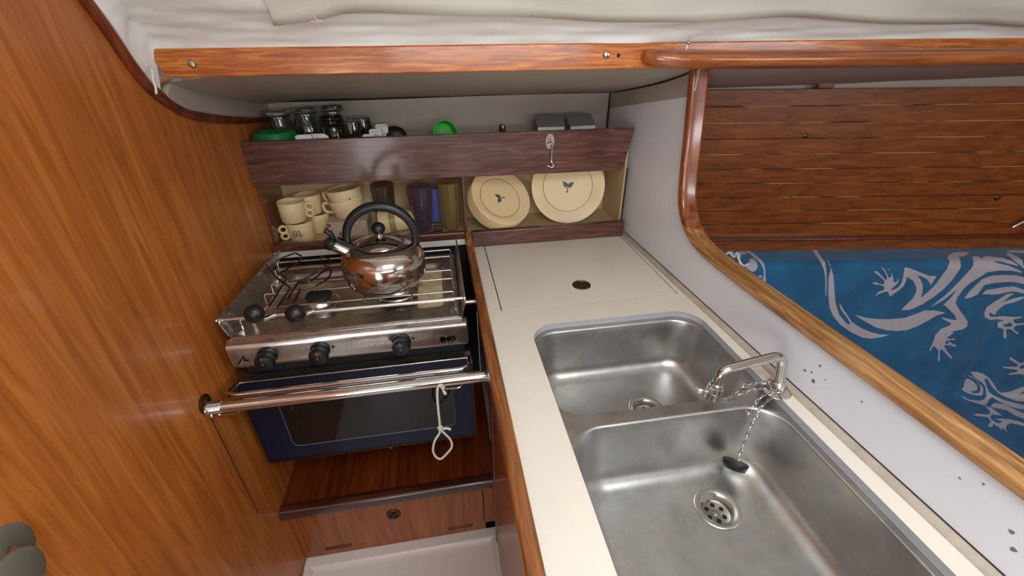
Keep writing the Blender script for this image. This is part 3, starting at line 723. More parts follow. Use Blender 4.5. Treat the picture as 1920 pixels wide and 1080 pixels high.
g2([(410, 555), (455, 515), (560, 530), (660, 580), (800, 640), (800, 690), (680, 650), (580, 590), (480, 568)])
g2([(365, 548), (430, 565), (470, 600), (540, 645), (440, 635), (430, 665), (450, 700), (520, 740), (540, 720), (545, 705), (470, 688), (520, 675), (600, 680), (700, 700), (800, 740), (800, 760), (700, 735), (620, 720), (590, 740), (590, 790), (620, 835), (580, 800), (555, 770), (550, 812), (520, 770), (460, 735), (450, 755), (420, 762), (395, 745), (420, 725), (440, 720), (420, 680), (370, 665), (300, 652), (235, 635), (300, 630), (390, 648), (420, 640), (410, 600)])
h_ = lambda pts: POLY.append(pz_(1340, 450, 8.31, pts))
h_([(530, 215), (600, 222), (700, 280), (770, 350), (795, 430), (795, 560), (810, 660), (750, 620), (770, 520), (765, 430), (720, 370), (640, 290)])
h_([(400, 240), (500, 230), (580, 262), (500, 290), (430, 320), (380, 290)])
h_([(485, 430), (600, 380), (650, 340), (692, 415), (640, 480), (590, 500)])
h_([(670, 570), (730, 540), (740, 600)])
h_([(240, 220), (330, 200), (400, 330), (330, 330)])
POLY.append([(1672, 469), (1696, 468), (1690, 471), (1678, 471)])
POLY.append([(1696, 596), (1720, 588), (1733, 583), (1756, 583), (1774, 586), (1756, 592), (1743, 600), (1720, 612), (1696, 620)])
POLY.append([(1752, 636), (1758, 628), (1768, 632), (1776, 626), (1773, 640), (1771, 648), (1768, 655), (1758, 656), (1751, 648)])
for x0, y0, x1, y1, ww in ((1753, 644, 1744, 657, 1.3), (1761, 650, 1761, 676, 1.6), (1767, 648, 1784, 671, 1.7), (1770, 645, 1792, 648.5, 1.5), (1770, 638, 1790, 636, 1.2), (1768, 634, 1786, 624, 1.4)):
    dx, dy = x1-x0, y1-y0; ll = math.hypot(dx, dy); nx, ny = -dy/ll, dx/ll
    POLY.append([(x0+nx*ww*1.2, y0+ny*ww*1.2), (x0+dx*.5+nx*ww*.6, y0+dy*.5+ny*ww*.6), (x1+nx*ww*1.1, y1+ny*ww*1.1), (x1+dx/ll*2, y1+dy/ll*2), (x1-nx*ww*1.1, y1-ny*ww*1.1), (x0+dx*.5-nx*ww*.6, y0+dy*.5-ny*ww*.6), (x0-nx*ww*1.2, y0-ny*ww*1.2)])
def to_uv(poly): return np.array([front_hit(a, b) for a, b in poly])
UVP = [to_uv(p) for p in POLY]; UVN = [to_uv(p) for p in NEG]
def sdf(P, poly):
    d2 = np.full(len(P), 1e9); ins = np.zeros(len(P), bool); n = len(poly)
    for i in range(n):
        a = poly[i]; b = poly[(i+1) % n]; ab = b-a
        t = np.clip(((P-a)@ab)/(ab@ab+1e-12), 0, 1); q = a+t[:, None]*ab-P
        d2 = np.minimum(d2, (q**2).sum(1))
        c = ((a[1] > P[:, 1]) != (b[1] > P[:, 1]))
        with np.errstate(divide='ignore', invalid='ignore'):
            xx = (b[0]-a[0])*(P[:, 1]-a[1])/(b[1]-a[1])+a[0]
        ins ^= c & (P[:, 0] < xx)
    d = np.sqrt(d2); return np.where(ins, d, -d)
us = np.linspace(-.02, 1.98, 900); FH = ZTOP-ZS
ss = np.concatenate([np.linspace(-.125, 0, 16)[:-1], np.linspace(0, FH, 170), np.linspace(FH, FH+.60, 120)[1:]])
U, Sg = np.meshgrid(us, ss, indexing='ij'); P2 = np.stack([U.ravel(), Sg.ravel()], 1)
col = np.full(len(P2), -1.0)
for p in UVP:
    lo = p.min(0)-.01; hi = p.max(0)+.01; k = np.where(((P2 > lo) & (P2 < hi)).all(1))[0]
    if len(k): col[k] = np.maximum(col[k], sdf(P2[k], p))
for p in UVN:
    lo = p.min(0)-.01; hi = p.max(0)+.01; k = np.where(((P2 > lo) & (P2 < hi)).all(1))[0]
    if len(k): col[k] = np.minimum(col[k], -sdf(P2[k], p))
cA = front_hit(1893, 565); cB = front_hit(1805, 735)
def cover_pt(u, s):
    wr = .0035*noise.noise(Vector((u*4, s*3, 0)))+.0016*noise.noise(Vector((u*14, s*9, 3)))
    uc = cA[0]+(cB[0]-cA[0])*(s-cA[1])/(cB[1]-cA[1]); cr = math.exp(-((u-uc)/.030)**2)*min(1, max(0, s/.08))*.008   # crease where two cushions meet
    rr = .035
    if s < 0: d, z = DF-rr+s, ZTOP+.0*s
    elif s <= FH: d, z = DF, ZTOP-s
    else: d, z = DF+(s-FH), ZS
    if 0 <= s < rr:
        t = 1-s/rr; d = DF-rr*(1-math.sqrt(max(0, 1-t*t)))*1.0
    if s < 0: z = ZTOP+0
    if FH-.03 < s < FH+.03:
        t = (s-(FH-.03))/.06; d = DF+.03*t*t; z = ZS+.03*(1-t)**2
    if s > FH+.46: z = ZS-(s-FH-.46); d = DF+.46
    eu = max(0, (.035-(u-us[0]))/.035)      # rounded left end
    d -= .06*eu*eu; 
    return SP(u, d+wr-cr, z+wr*(1 if s > FH else .3))
V = [cover_pt(float(u), float(s)) for u, s in P2]; na, nb = len(us), len(ss)
F = [(i*nb+j, i*nb+j+1, (i+1)*nb+j+1, (i+1)*nb+j) for i in range(na-1) for j in range(nb-1)]
me = bpy.data.meshes.new('settee_cover'); org = Vector(SP(.8, DF, ZS))
me.from_pydata([tuple(Vector(p)-org) for p in V], [], F); me.shade_smooth()
at = me.attributes.new('print', 'FLOAT', 'POINT'); at.data.foreach_set('value', col.astype(np.float32))
n = NT('blue cotton with pale gecko print')
a1 = n.n('ShaderNodeAttribute', attribute_name='print'); mr = n.n('ShaderNodeMapRange')
mr.inputs['From Min'].default_value = -.0006; mr.inputs['From Max'].default_value = .0006
n.l(a1.outputs['Fac'], mr.inputs['Value'])
q = n.noise(n.coords((1, 1, 1)), 7, 5, .6); weave = n.noise(n.coords((1, 1, 1)), 420, 2, .5)
bl = n.ramp(q, [(.3, srgb('0f517a')), (.7, srgb('196c9a'))]); gl = n.ramp(q, [(.3, srgb('aaa8b0')), (.7, srgb('bdbbc2'))])
cc = n.mix(mr.outputs[0], bl, gl); n.l(cc, n.b.inputs['Base Color']); n.set(Roughness=.85, Sheen_Weight=.2); n.bump(weave, .25, .0006)
M['cover'] = n.m
co = link('settee_cover', me, n.m, None, tuple(org))
tag(co, 'blue cotton settee cover printed with pale grey geckos behind the partition', 'settee cover')
# bunched gathered end and its white ties
kn = thing('gathered_cushion_end', 'bunched blue and white cushion end tied with white cords at the corner of the settee', 'cushion', SP(-.06, .06, ZTOP-.05))
en = []
for i, u in enumerate(np.linspace(-.02, -.12, 8)):
    k = 1-(i/7.)**2*.75
    en.append([SP(u, .085+.06*k*math.cos(a), ZTOP-.115+.112*k*math.sin(a)*(1+.05*math.sin(a*7+i))) for a in np.linspace(0, 2*PI, 41)[:-1]])
n = NT('blue and white gathered cotton'); q = n.noise(n.coords((1, 1, 1)), 16, 2, .4, .6)
cc = n.ramp(q, [(.49, srgb('14658f')), (.51, srgb('b4b2ba'))]); n.l(cc, n.b.inputs['Base Color']); n.set(Roughness=.85)
obj('cushion_end', MB().loops(en, cap0=True, cap1=True), n.m, kn, smooth=70)
def wh(px, py, d): return tuple(wallhit(px, py, d))
obj('tie_cord', MB().tube(smoothline([wh(1360, 477, .17), wh(1368, 474, .17), wh(1376, 482, .17), wh(1380, 474, .17), wh(1384, 484, .175), wh(1388, 495, .175), wh(1396, 498, .175), wh(1404, 494, .175)], 5), .0035, 8), M['whitep'], kn)
obj('tie_cord', MB().tube(smoothline([wh(1376, 480, .17), wh(1381, 475, .18), wh(1386, 479, .175), wh(1386, 487, .175), wh(1392, 497, .175)], 5), .0035, 8), M['whitep'], kn)
# settee base under the cover
st = obj('bench_box', sbox(MB(), -.2, 1.92, .03, .50, 0, ZS-.02), M['locker'], origin=SP(.8, .3, 0))
tag(st, 'teak bench box under the blue settee cover', 'bench')

# ================================================================== STOVE
SX0, SX1, SY0, SY1 = -.515, .030, .868, 1.235
stv = thing('gimballed_stove', 'stainless two-burner galley stove with a navy oven door and black knobs', 'stove', (-.24, 1.0, .49))
# body shell behind the door
obj('body', MB().box(SX0+.012, SX1-.012, .895, SY1-.02, .50, .905), M['dark'], stv)
# control panel
cp = [(.884, .918), (.866, .918), (.8615, .914), (.8600, .905), (.8625, .862), (.8655, .852), (.871, .849), (.884, .849)]
L = []
for x, k in ((SX0+.001, .004), (SX0+.004, 0), (SX1-.005, 0), (SX1-.001, .004)):
    L.append([(x, min(y+k, .884), z+(k if z < .88 else -k)) for y, z in cp])
pnl = obj('control_panel', MB().loops(L, cap0=True, cap1=True), M['stove'], stv, smooth=50)
# recessed tray (hob) : outer rim, long basin
rim = [(SX0+.010, SX1-.012, SY0+.002, SY1), ]
hob = MB()
R0 = lambda ins, z, r: [(x, y, z) for x, y in rrect(SX0+.012+ins, SX1-.014-ins, SY0+.004+ins, SY1-ins, max(r, .003), 6)]
hob.loops([R0(0, .905, .004), R0(0, .925, .004), R0(.003, .929, .006), R0(.010, .929, .008), R0(.014, .926, .010), R0(.020, .9235, .012)])
inner = lambda ins, z, r: [(x, y, z) for x, y in rrect(-.470+ins, -.012-ins, .935+ins, 1.195-ins, r, 6)]
hob.loops([[(x, y, .9235) for x, y in rrect(SX0+.032, SX1-.034, SY0+.024, SY1-.020, .012, 6)], inner(0, .9235, .03), inner(.006, .9215, .028), inner(.012, .912, .026), inner(.018, .908, .022), inner(.05, .908, .02)], cap1=True)
hob_o = obj('hob_tray', hob, M['stove'], stv, smooth=50)
fo = obj('spill_plate', MB().loops([[(x, y, z) for x, y in rrect(-.092, -.026, .957, 1.172, .01, 5)] for z in (.9085, .9105)], cap1=True, cap0=True), M['foil'], hob_o); lab(fo, 'tarnished spill plate with its golden reflection painted on')
# side fiddles of folded sheet
def fiddle(x0, xt, nm, dirn):
    y0, y1 = SY0+.005, 1.262
    a = [(x0, y0+.010, .918), (x0, y1-.01, .912), (xt, y1+.004, .950), (xt, y1-.004, .962), (xt, y0+.020, .984), (xt, y0+.006, .981), (xt, y0-.002, .970)]
    b = [(p[0]+dirn*.0022, p[1], p[2]) for p in a]
    m = MB().loops([a, b], cap0=True, cap1=True)
    rimp = [a[0], a[6], a[5], a[4], a[3], a[2]]
    m.tube(smoothline([(p[0]+dirn*.001, p[1], p[2]) for p in rimp], 4), .0022, 8)
    return obj(nm, m, M['stove'], stv)
fiddle(SX0+.014, SX0+.007, 'side_fiddle', 1); fiddle(SX1-.012, SX1-.002, 'side_fiddle', -1)
fr_ = obj('front_lip', MB().box(SX0+.008, SX1-.012, SY0-.003, SY0+.002, .919, .930), M['stove'], stv, bevel=.001)
# burners
def burner(cx, cy, r, nm='burner'):
    b = obj(nm, MB().lathe([(r+.016, 0), (r+.014, .004), (r+.006, .006), (r, .006), (r-.004, .017), (r-.010, .020), (0, .020)], 40, (cx, cy, .908)), M['stove'], stv)
    obj('burner_cap', MB().lathe([(r-.006, .0195), (r-.003, .0225), (r-.005, .028), (r-.014, .030), (0, .0305)], 40, (cx, cy, .908)), M['cast'], b)
    return b
burner(-.345, 1.035, .036); burner(-.150, 1.065, .044)
# pan support grid: wires along the hob with turned-down ends
def wire(pts, r=.0025, f=.006, n=8): return MB().tube(fillet(pts, f, 5), r, n)
gr = obj('pan_support', wire([(-.492, 1.21, .926), (-.492, 1.21, .955), (.006, 1.21, .955), (.006, 1.21, .926)]), M['wire'], stv)
for y, xl in ((1.165, -.485), (1.075, -.468), (1.025, -.470), (.955, -.478), (.912, -.487)):
    obj('wire_bar', wire([(xl, y, .926), (xl, y, .954), (.004, y, .954), (.004, y, .926)]), M['wire'], gr)
for x in (-.215, -.100):
    obj('wire_bar', wire([(x, 1.165, .9565), (x, .912, .9565)]), M['wire'], gr)
# front pan rail and the two sliding pan clamps
zr = .974; yr = .884
pr = obj('pan_rail', wire([(SX0+.002, yr, zr), (SX1-.006, yr, zr)], .0036), M['stove'], stv)
def knob_ball(mb, c, r=.019, d=(0, -1, -.12)):
    q = Vector(d).normalized().to_track_quat('Z', 'Y').to_matrix().to_4x4()
    return mb.lathe([(.006, -.014), (.0105, -.010), (.0165, -.002), (r, .008), (r*.98, .014), (r*.82, .021), (r*.5, .0255), (r*.2, .0272), (0, .0275)], 28, c, M4=q)
for j, (kx, pts, pts2) in enumerate((
        (470, [(505, 574), (537, 523), (513, 503), (521, 487), (553, 474), (566, 480), (562, 490), (520, 515)],
              [(520, 577), (545, 540), (517, 519), (500, 497)]),
        (546, [(538, 562), (559, 529), (598, 508), (620, 496), (617, 485), (601, 481), (603, 492), (622, 508), (616, 522), (592, 537), (563, 543), (549, 571)],
              [(563, 529), (580, 530), (602, 512), (614, 503)]))):
    c = H(kx+10, 583, 'y', .862)
    cl = obj('pan_clamp', knob_ball(MB(), c, .0212), M['black'], stv)
    P = []
    for i, (a, b) in enumerate(pts):
        z = .976+.012*min(1, i/3.)+(.012 if i in (3, 4, 5) else 0); P.append(H(a, b, 'z', z))
    obj('clamp_wire', MB().tube(fillet(P, .006, 4), .0023, 8), M['darkwire'], cl)
    P = [H(a, b, 'z', .970+.004*i) for i, (a, b) in enumerate(pts2)]
    obj('clamp_wire', MB().tube(fillet(P, .006, 4), .0023, 8), M['darkwire'], cl)
    obj('ferrule', MB().tube([(c[0]+.004, .872, zr), (c[0]+.030, .880, zr+.004)], .006, 12), M['chrome'], cl)
# control knobs
for px, py in ((497, 673), (598, 663), (753, 647)):
    c = H(px-1, py-2, 'y', .842); x = c[0]; z = .885
    k = obj('control_knob', MB().lathe([(.0215, 0), (.022, .004), (.0190, .008), (.0185, .012), (.0210, .016), (.0218, .024), (.019, .031), (.010, .0345), (0, .035)], 32, (x, .860, z), M4=Matrix.Rotation(PI/2+.12, 4, 'X')), M['black'], stv)
    obj('pointer', MB().obox((x, .8258, z+.006), (.0008, 0, 0), (0, .001, 0), (0, 0, .010)), M['greym'], k)
# lettering on the panel
def onpanel(px, py): p = H(px, py, 'y', .8605); return (p[0], .8598, p[2])
letters('lettering', 'ENO', .0175, onpanel(826, 641), (1, 0, 0), (0, .05, 1), M['ink'], stv, bold=.0010)
letters('lettering', 'G', .009, onpanel(622, 652), (1, 0, 0), (0, .05, 1), M['ink'], stv, bold=.0002)
letters('lettering', 'D', .010, onpanel(772, 637), (1, 0, 0), (0, .05, 1), M['ink'], stv, bold=.0002)
sy = MB(); a = [onpanel(*q) for q in ((447, 683), (457, 668), (458, 676), (466, 676))]
sy.tube([tuple(p) for p in a], .0014, 6); obj('flame_mark', sy, M['ink'], stv)
# oven door
DZ1 = H(662, 694, 'y', .860)[2]; DZ0 = .5335; DX0, DX1 = -.520, .031
od = obj('oven_door', MB().box(DX0, DX1, .861, .884, DZ0, DZ1-.0015), M['navy'], stv, bevel=.002)
obj('top_strip', MB().box(DX0-.0005, DX1+.0005, .858, .886, DZ1-.002, DZ1+.0015), M['stove'], od, bevel=.001)
obj('edge_trim', MB().box(DX0-.0015, DX1+.0015, .8595, .884, DZ0-.002, DZ0+.0005).box(DX1-.0005, DX1+.0015, .8595, .884, DZ0, DZ1).box(DX0-.0015, DX0+.0005, .8595, .884, DZ0, DZ1), M['bronze'], od)
wx0, wx1, wz0, wz1 = -.447, -.022, .583, DZ1-.045
wl = [(x, .8602, z) for x, z in rrect(wx0, wx1, wz0, wz1, .018, 6)]
obj('seal_line', MB().tube(wl, .0016, 6, closed=True), M['ovenline'], od)
obj('window', MB().loops([[(x, y, z) for x, z in rrect(wx0+.002, wx1-.002, wz0+.002, wz1-.002, .016, 6)] for y in (.8612, .8600)], cap0=True, cap1=True), M['ovenglass'], od)
HZ = H(660, 715, 'y', .808)[2]
hp_ = fillet([(DX0+.004, .862, DZ1-.004), (DX0-.001, .816, HZ), (DX0+.022, .806, HZ), (-.25, .806, HZ), (DX1-.022, .806, HZ), (DX1-.004, .818, HZ), (DX1-.004, .862, DZ1-.004)], .016, 6)
obj('handle', MB().tube(hp_, .0068, 14), M['chrome'], od)
p = H(735, 845, 'y', .875)
obj('latch_pin', MB().tube([(p[0], .874, DZ0-.002), (p[0], .874, DZ0-.022)], .004, 10), M['ovenline'], od)
# two small steel beads added to stand in for glints of the oven rack
for px, py in ((548, 765), (558, 791)):
    p = H(px, py, 'y', .86); obj('rack_glint', MB().sphere((p[0], .8598, p[2]), .0016, 8), M['screw'], od)
# gimbal pivot on the right side
obj('gimbal_pivot', MB().tube([(SX1-.004, 1.05, .86), (.080, 1.05, .86)], .007, 12), M['stove'], stv)
obj('gimbal_pivot', MB().tube([(SX0+.014, 1.05, .86), (XW+.002, 1.05, .86)], .007, 12), M['stove'], stv)

# ------------------------------------------------------------------ crash bar in front of the stove
BY, BZ = .772, .8235; BXR = .072
cb = thing('stove_crash_bar', 'polished steel safety bar across the front of the stove', 'safety bar', (-.23, BY, BZ))
obj('tube', MB().tube([(XW+.010, BY, BZ), (BXR, BY, BZ)], .0135, 24), M['chrome'], cb)
mx = Matrix.Rotation(PI/2, 4, 'Y')
bk = obj('end_bracket', MB().lathe([(.021, 0), (.0215, .003), (.019, .005), (.006, .006)], 28, (XW+.0005, BY+.002, BZ+.012), M4=mx), M['bronze'], cb)
obj('socket', MB().lathe([(.0155, 0), (.0155, .006), (.0142, .008), (.0142, .030), (.0135, .031)], 24, (XW+.004, BY, BZ), M4=mx), M['chrome'], cb)
obj('clip', MB().sphere((XW+.006, BY-.012, BZ+.004), .006, 12).sphere((XW+.012, BY-.010, BZ-.013), .005, 12), M['screw'], cb)
obj('end_bracket', MB().lathe([(.0165, -.012), (.0165, -.004), (.024, -.003), (.024, 0)], 28, (BXR+.0015, BY, BZ), M4=mx), M['chrome'], cb)
def hookloop(pxs, y, nm, label):
    P = [H(a, b, 'y', y) for a, b in pxs]
    return P
lp = [H(a, b, 'y', BY+.004) for a, b in ((404, 760), (404, 771), (412, 778), (443, 775), (449, 770), (449, 757))]
obj('wire_loop', MB().tube(fillet(lp, .007, 5), .0024, 8), M['wire'], cb)
lp = [H(a, b, 'y', BY+.010) for a, b in ((866, 712), (868, 719), (861, 727), (836, 729), (829, 722), (826, 716))]
obj('wire_loop', MB().tube(fillet(lp, .007, 5), .0024, 8), M['wire'], cb)
# cotton cord looped over the bar
q = thing('cord_loop', 'off-white cotton cord hanging from the stove safety bar, knotted into a loop', 'cord', H(824, 725, 'y', BY-.016))
yc = BY-.016
C1 = [H(a, b, 'y', yc+dy) for a, b, dy in ((833, 727, .006), (828, 722, 0), (821, 726, 0), (820, 745, 0), (822, 770, 0), (825, 800, .0), (824, 812, .004), (815, 827, .004), (812, 845, .004), (818, 857, .004), (827, 860, .004), (838, 850, .004), (847, 838, .004), (845, 825, .004), (833, 812, .002), (826, 806, 0), (822, 802, -.003), (828, 800, -.004), (828, 806, 0))]
obj('cord', MB().tube(smoothline(C1, 6), .0029, 10), M['cord'], q)
C2 = [H(a, b, 'y', yc+.002) for a, b in ((822, 806), (830, 804), (838, 803), (845, 805))]
obj('cord_end', MB().tube(smoothline(C2, 5), [.0032]*14+[.0042, .002], 10), M['cord'], q)
C2 = [H(a, b, 'y', yc+.004) for a, b in ((824, 722), (830, 729), (833, 737), (836, 738), (830, 730))]
obj('cord_end', MB().tube(smoothline(C2, 5), .0026, 8), M['cord'], q)

# ------------------------------------------------------------------ kettle
KX, KY, KZ = -.167, 1.040, .9592
kt = thing('kettle', 'round polished steel whistling kettle with a black hoop handle on the rear right burner', 'kettle', (KX, KY, KZ))
bp = [(0, 0), (.084, 0), (.090, .0015), (.096, .008), (.1010, .018), (.1040, .031), (.1050, .0345), (.1052, .0365), (.1050, .041), (.1045, .056), (.1015, .072), (.0945, .086), (.084, .0965), (.071, .103), (.062, .1055), (.0575, .1060), (.0560, .1050)]
sp_ = smoothline([(r, 0, z) for r, z in bp[2:]], 3)
body = obj('body', MB().lathe([(0, 0), (.078, 0)]+[(p[0], p[2]) for p in sp_], 72, (KX, KY, KZ)), M['kettle'], kt, smooth=60)
ld = obj('lid', MB().lathe([(.0575, .1035), (.0585, .1050), (.0570, .1075), (.0545, .1065), (.050, .1095), (.038, .1160), (.024, .1205), (.010, .1225), (.009, .128), (.0085, .132), (.0, .132)], 60, (KX, KY, KZ)), M['kettle'], kt, smooth=50)
obj('lid_knob', MB().sphere((KX, KY, KZ+.144), .0168, 28, (1, 1, .95)), M['black'], ld)
# hoop handle
hc = (KX+.004, KY, KZ+.118); hh = []; rr2 = []
for i, a in enumerate(np.linspace(math.radians(196), math.radians(-36), 40)):
    k = i/39.; hh.append((hc[0]+.084*math.cos(a), hc[1], hc[2]+.083*math.sin(a)))
    rr2.append(.0075+.0045*math.sin(PI*min(1, max(0, k)))**.6)
ho_ = obj('handle', MB().tube(hh, rr2, 16), M['black'], kt, smooth=70)
e = Vector(hh[-1]); e0 = Vector(hh[0])
obj('handle_bracket', MB().obox(e+Vector((-.002, -.004, .004)), (.0085, 0, .006), (0, .007, 0), (-.008, 0, .015)), M['kettle'], ho_, bevel=.002)
obj('handle_foot', MB().tube([e0, e0+Vector((.012, 0, -.008)), e0+Vector((.030, 0, -.012))], [.009, .010, .007], 12), M['black'], ho_)
s0 = Vector((KX-.070, KY-.006, KZ+.082)); s1 = Vector((KX-.112, KY-.012, KZ+.114)); dv = (s1-s0).normalized()
so_ = obj('spout', MB().tube([s0-dv*.012, s0, s0+dv*.003, s1-dv*.003, s1+dv*.002], [.019, .0165, .0150, .0135, .0135], 24), M['kettle'], kt)
obj('collar', MB().tube([s0+dv*.0005, s0+dv*.004], .0175, 24), M['kettle'], so_)
obj('whistle', MB().tube([s1-dv*.002, s1+dv*.004, s1+dv*.010, s1+dv*.018, s1+dv*.021], [.0150, .0172, .0175, .012, .003], 24), M['black'], so_)
up = Vector((.25, 0, 1)).normalized()
obj('whistle_lever', MB().obox(s0*.55+s1*.45+Vector((.006, 0, .018)), dv*.022, (0, .0075, 0), (.003, 0, .0045)).tube(smoothline([s1+Vector((.004, 0, .012)), s1+Vector((.002, 0, .026)), s1+Vector((-.006, 0, .036)), s1+Vector((-.012, 0, .040))], 5), [.006]*12+[.0065]*3+[.004], 10), M['black'], so_, bevel=.001)

# ------------------------------------------------------------------ locker below the stove
lk = thing('stove_locker', 'low reddish teak locker under the stove with a drop-down front and a dark rounded lip', 'locker', (-.23, 1.0, .06))
obj('top_board', MB().box(XW+.001, .083, .862, 1.352, .325, .340), M['lockertop'], lk)
lp_ = [(x, y, z) for x in (0,) for y, z in rrect(.840, .874, .306, .3445, .010, 5)]
obj('lip', MB().loops([[(x, y, z) for _, y, z in lp_] for x in (XW+.001, .069)], cap0=True, cap1=True), M['lip'], lk)
obj('backing', MB().box(XW+.001, .0835, .8845, .890, .060, .325), M['gap'], lk)  # dark sheet added behind the door to stop light showing through gaps
obj('frame', MB().box(XW+.001, .0835, .872, .884, .060, .095).box(.040, .0835, .872, .884, .060, .325).box(XW+.001, XW+.020, .872, .884, .095, .31), M['locker'], lk, bevel=.001)
dr_ = obj('drop_door', MB().box(XW+.0225, .0375, .870, .884, .0975, .303), M['locker'], lk, bevel=.001)
cz = H(738, 965, 'y', .868); mxx = Matrix.Rotation(PI/2, 4, 'X')
rp = obj('ring_pull', MB().lathe([(.0225, 0), (.0225, .003), (.020, .0045), (.0165, .004), (.0155, .001), (0, .001)], 32, (cz[0], .870, cz[2]), M4=mxx), M['bronze'], dr_)
obj('ring', MB().lathe([(.0105, .0015), (.0105, .004), (.008, .005), (0, .005)], 24, (cz[0], .870, cz[2]), M4=mxx), M['gap'], rp)
for a, b in ((610, 652), (846, 888)):
    p = H(a, 1030, 'y', .868); q2 = H(b, 1000, 'y', .868)
    obj('hinge', MB().box(p[0], q2[0], .8675, .871, .0905, .1015), M['bronze'], dr_, bevel=.001)

# ------------------------------------------------------------------ shelf crockery
def disc_motif(mb, cx, cy, sc, z, rot=0, mi=0):
    """small sprig print: two drops and a bud, lying in the plane z"""
    def drop(ox, oy, L_, W_, a):
        pts = []
        for t in np.linspace(0, 2*PI, 15)[:-1]:
            x = L_*(math.cos(t)*.5+.5); y = W_*math.sin(t)*math.sin(t/2)
            pts.append((ox+x*math.cos(a)-y*math.sin(a), oy+x*math.sin(a)+y*math.cos(a)))
        return pts
    for d in (drop(-.1, .05, 1.1, .42, .75), drop(-.1, -.05, 1.1, .42, -.75), drop(-.15, 0, -.55, .12, 0), drop(-.9, 0, .35, .2, 0)):
        vs = [(cx+sc*(x*math.cos(rot)-y*math.sin(rot)), cy+sc*(x*math.sin(rot)+y*math.cos(rot)), z) for x, y in d]
        mb.prism([(v[0], v[1]) for v in vs], 'z', z, z+.0003, mi)
    return mb
def make_plate(name, label, R_, group):
    t = thing(name, label, 'plate', (0, 0, 0), group)
    obj('dish', MB().lathe([(0, .003), (R_*.62, .003), (R_*.70, .0045), (R_*.84, .0120), (R_*.96, .0150), (R_, .0160), (R_*1.004, .0152), (R_*.99, .0142), (R_*.96, .0118), (R_*.83, .0078), (R_*.70, .0005), (R_*.6, 0), (0, 0)], 64), M['cream'], t, world=False, smooth=60)
    ring = [(R_*.68*math.cos(a), R_*.68*math.sin(a), .0046) for a in np.linspace(0, 2*PI, 73)[:-1]]
    obj('ring_line', MB().tube(ring, .0009, 5, closed=True), M['creamline'], t, world=False)
    obj('sprig_print', disc_motif(MB(), 0, 0, .021 if R_ < .11 else .024, .0031, 0), M['motif'], t, world=False)
    return t
def stack(proto, n, base, nrm, spin, step, labels):
    nrm = Vector(nrm).normalized(); q = nrm.to_track_quat('Z', 'Y') @ Matrix.Rotation(spin, 4, 'Z').to_quaternion()
    e = q.to_euler()
    for i in range(n):
        o = proto if i == 0 else dup(proto, (0, 0, 0))
        o.location = Vector(base)+nrm*step*i; o.rotation_euler = e; o['label'] = labels[i]
# side plates leaning back on the left of the compartment, facing the cabin
sp1 = make_plate('side_plate', '', .1080, 'side plates in the shelf')
lb = ['small cream side plate at the very back of the leaning stack of six', 'small cream side plate, second from the back of the leaning stack', 'small cream side plate, third from the back of the leaning stack', 'small cream side plate, third from the front of the leaning stack', 'small cream side plate second from the front of the leaning stack, only its rim showing', 'small cream side plate at the front of the leaning stack, its sprig print in view']
nS = Vector((.30, -.62, .66)).normalized(); fS = Vector(H(937, 375, 'y', 1.428))
stack(sp1, 6, fS-nS*.0450, nS, math.radians(175), .0090, lb)
dp1 = make_plate('dinner_plate', '', .1270, 'dinner plates in the shelf')
nD = Vector((-.14, -.93, .22)).normalized(); fD = Vector(H(1064, 354, 'y', 1.440))
stack(dp1, 3, fD-nD*.0150, nD, math.radians(85), .0088, ['large cream dinner plate at the back of the upright stack of three', 'large cream dinner plate in the middle of the upright stack', 'large cream dinner plate at the front of the upright stack with a blue sprig print'])

def mug_parts(t, r=.041, h=.066, finger=True, mat=None, taper=.92):
    obj('cup', MB().lathe([(0, 0), (r*taper*.9, 0), (r*taper, .004), (r, h-.002), (r-.001, h), (r-.003, h-.001), (r*taper-.004, .007), (0, .006)], 48), mat or M['cream'], t, world=False, smooth=50)
def ring_handle(cx, z, rr_, w=.0042, n=24):
    return MB().tube([(cx+rr_*math.cos(a), 0, z+rr_*math.sin(a)) for a in np.linspace(0, 2*PI, n+1)[:-1]], w, 8, closed=True)
def make_mug(name, label, group, ship=False, sprig=False):
    t = thing(name, label, 'mug', (0, 0, 0), group); mug_parts(t)
    obj('handle', ring_handle(.052, .045, .0115), M['cream'], t, world=False)
    obj('handle', ring_handle(.0505, .0225, .0105), M['cream'], t, world=False)
    return t
def ship_print(t, r, ang, z0):
    mb = MB()
    def P(x, z): a = ang+x/r; rr_ = r*(.92+.08*(z+z0)/.078)+.0004; return (rr_*math.cos(a), rr_*math.sin(a), z0+z)
    def ln(pts, w=.0006): mb.tube([P(x, z) for x, z in pts], w, 5)
    ln([(-.016, .006), (-.012, 0), (.010, 0), (.017, .008)], .0011); ln([(-.016, .0035), (.013, .0035)], .0010)
    for mxs, hts in ((-.010, .024), (-.001, .029), (.008, .025)):
        ln([(mxs, .003), (mxs, hts)])
        for k in range(3):
            zz = .006+k*.0068; ww = .0040-.0006*k
            mb.add([P(mxs-ww, zz), P(mxs+ww, zz), P(mxs+ww*.8, zz+.0030), P(mxs-ww*.8, zz+.0030)], [(0, 1, 2, 3)])
            ln([(mxs-ww*1.1, zz+.0035), (mxs+ww*1.1, zz+.0035)])
    ln([(.008, .024), (.019, .009)]); ln([(.013, .006), (.021, .011)]); ln([(-.010, .023), (-.018, .006)])
    obj('ship_print', mb, M['motif'], t, world=False)
def place(o, loc, rz, rx=0, ry=0): o.location = loc; o.rotation_euler = (rx, ry, rz)
SF = .9355
mg = make_mug('mug', 'cream mug with a blue sailing ship print, lower one of the front pair', 'finger-ring mugs')
place(mg, (-.474, 1.425, SF), math.radians(200))
m2 = dup(mg, (-.487, 1.425, SF+.0670), (0, .05, math.radians(8)), 'plain cream mug stacked on top of the ship mug')
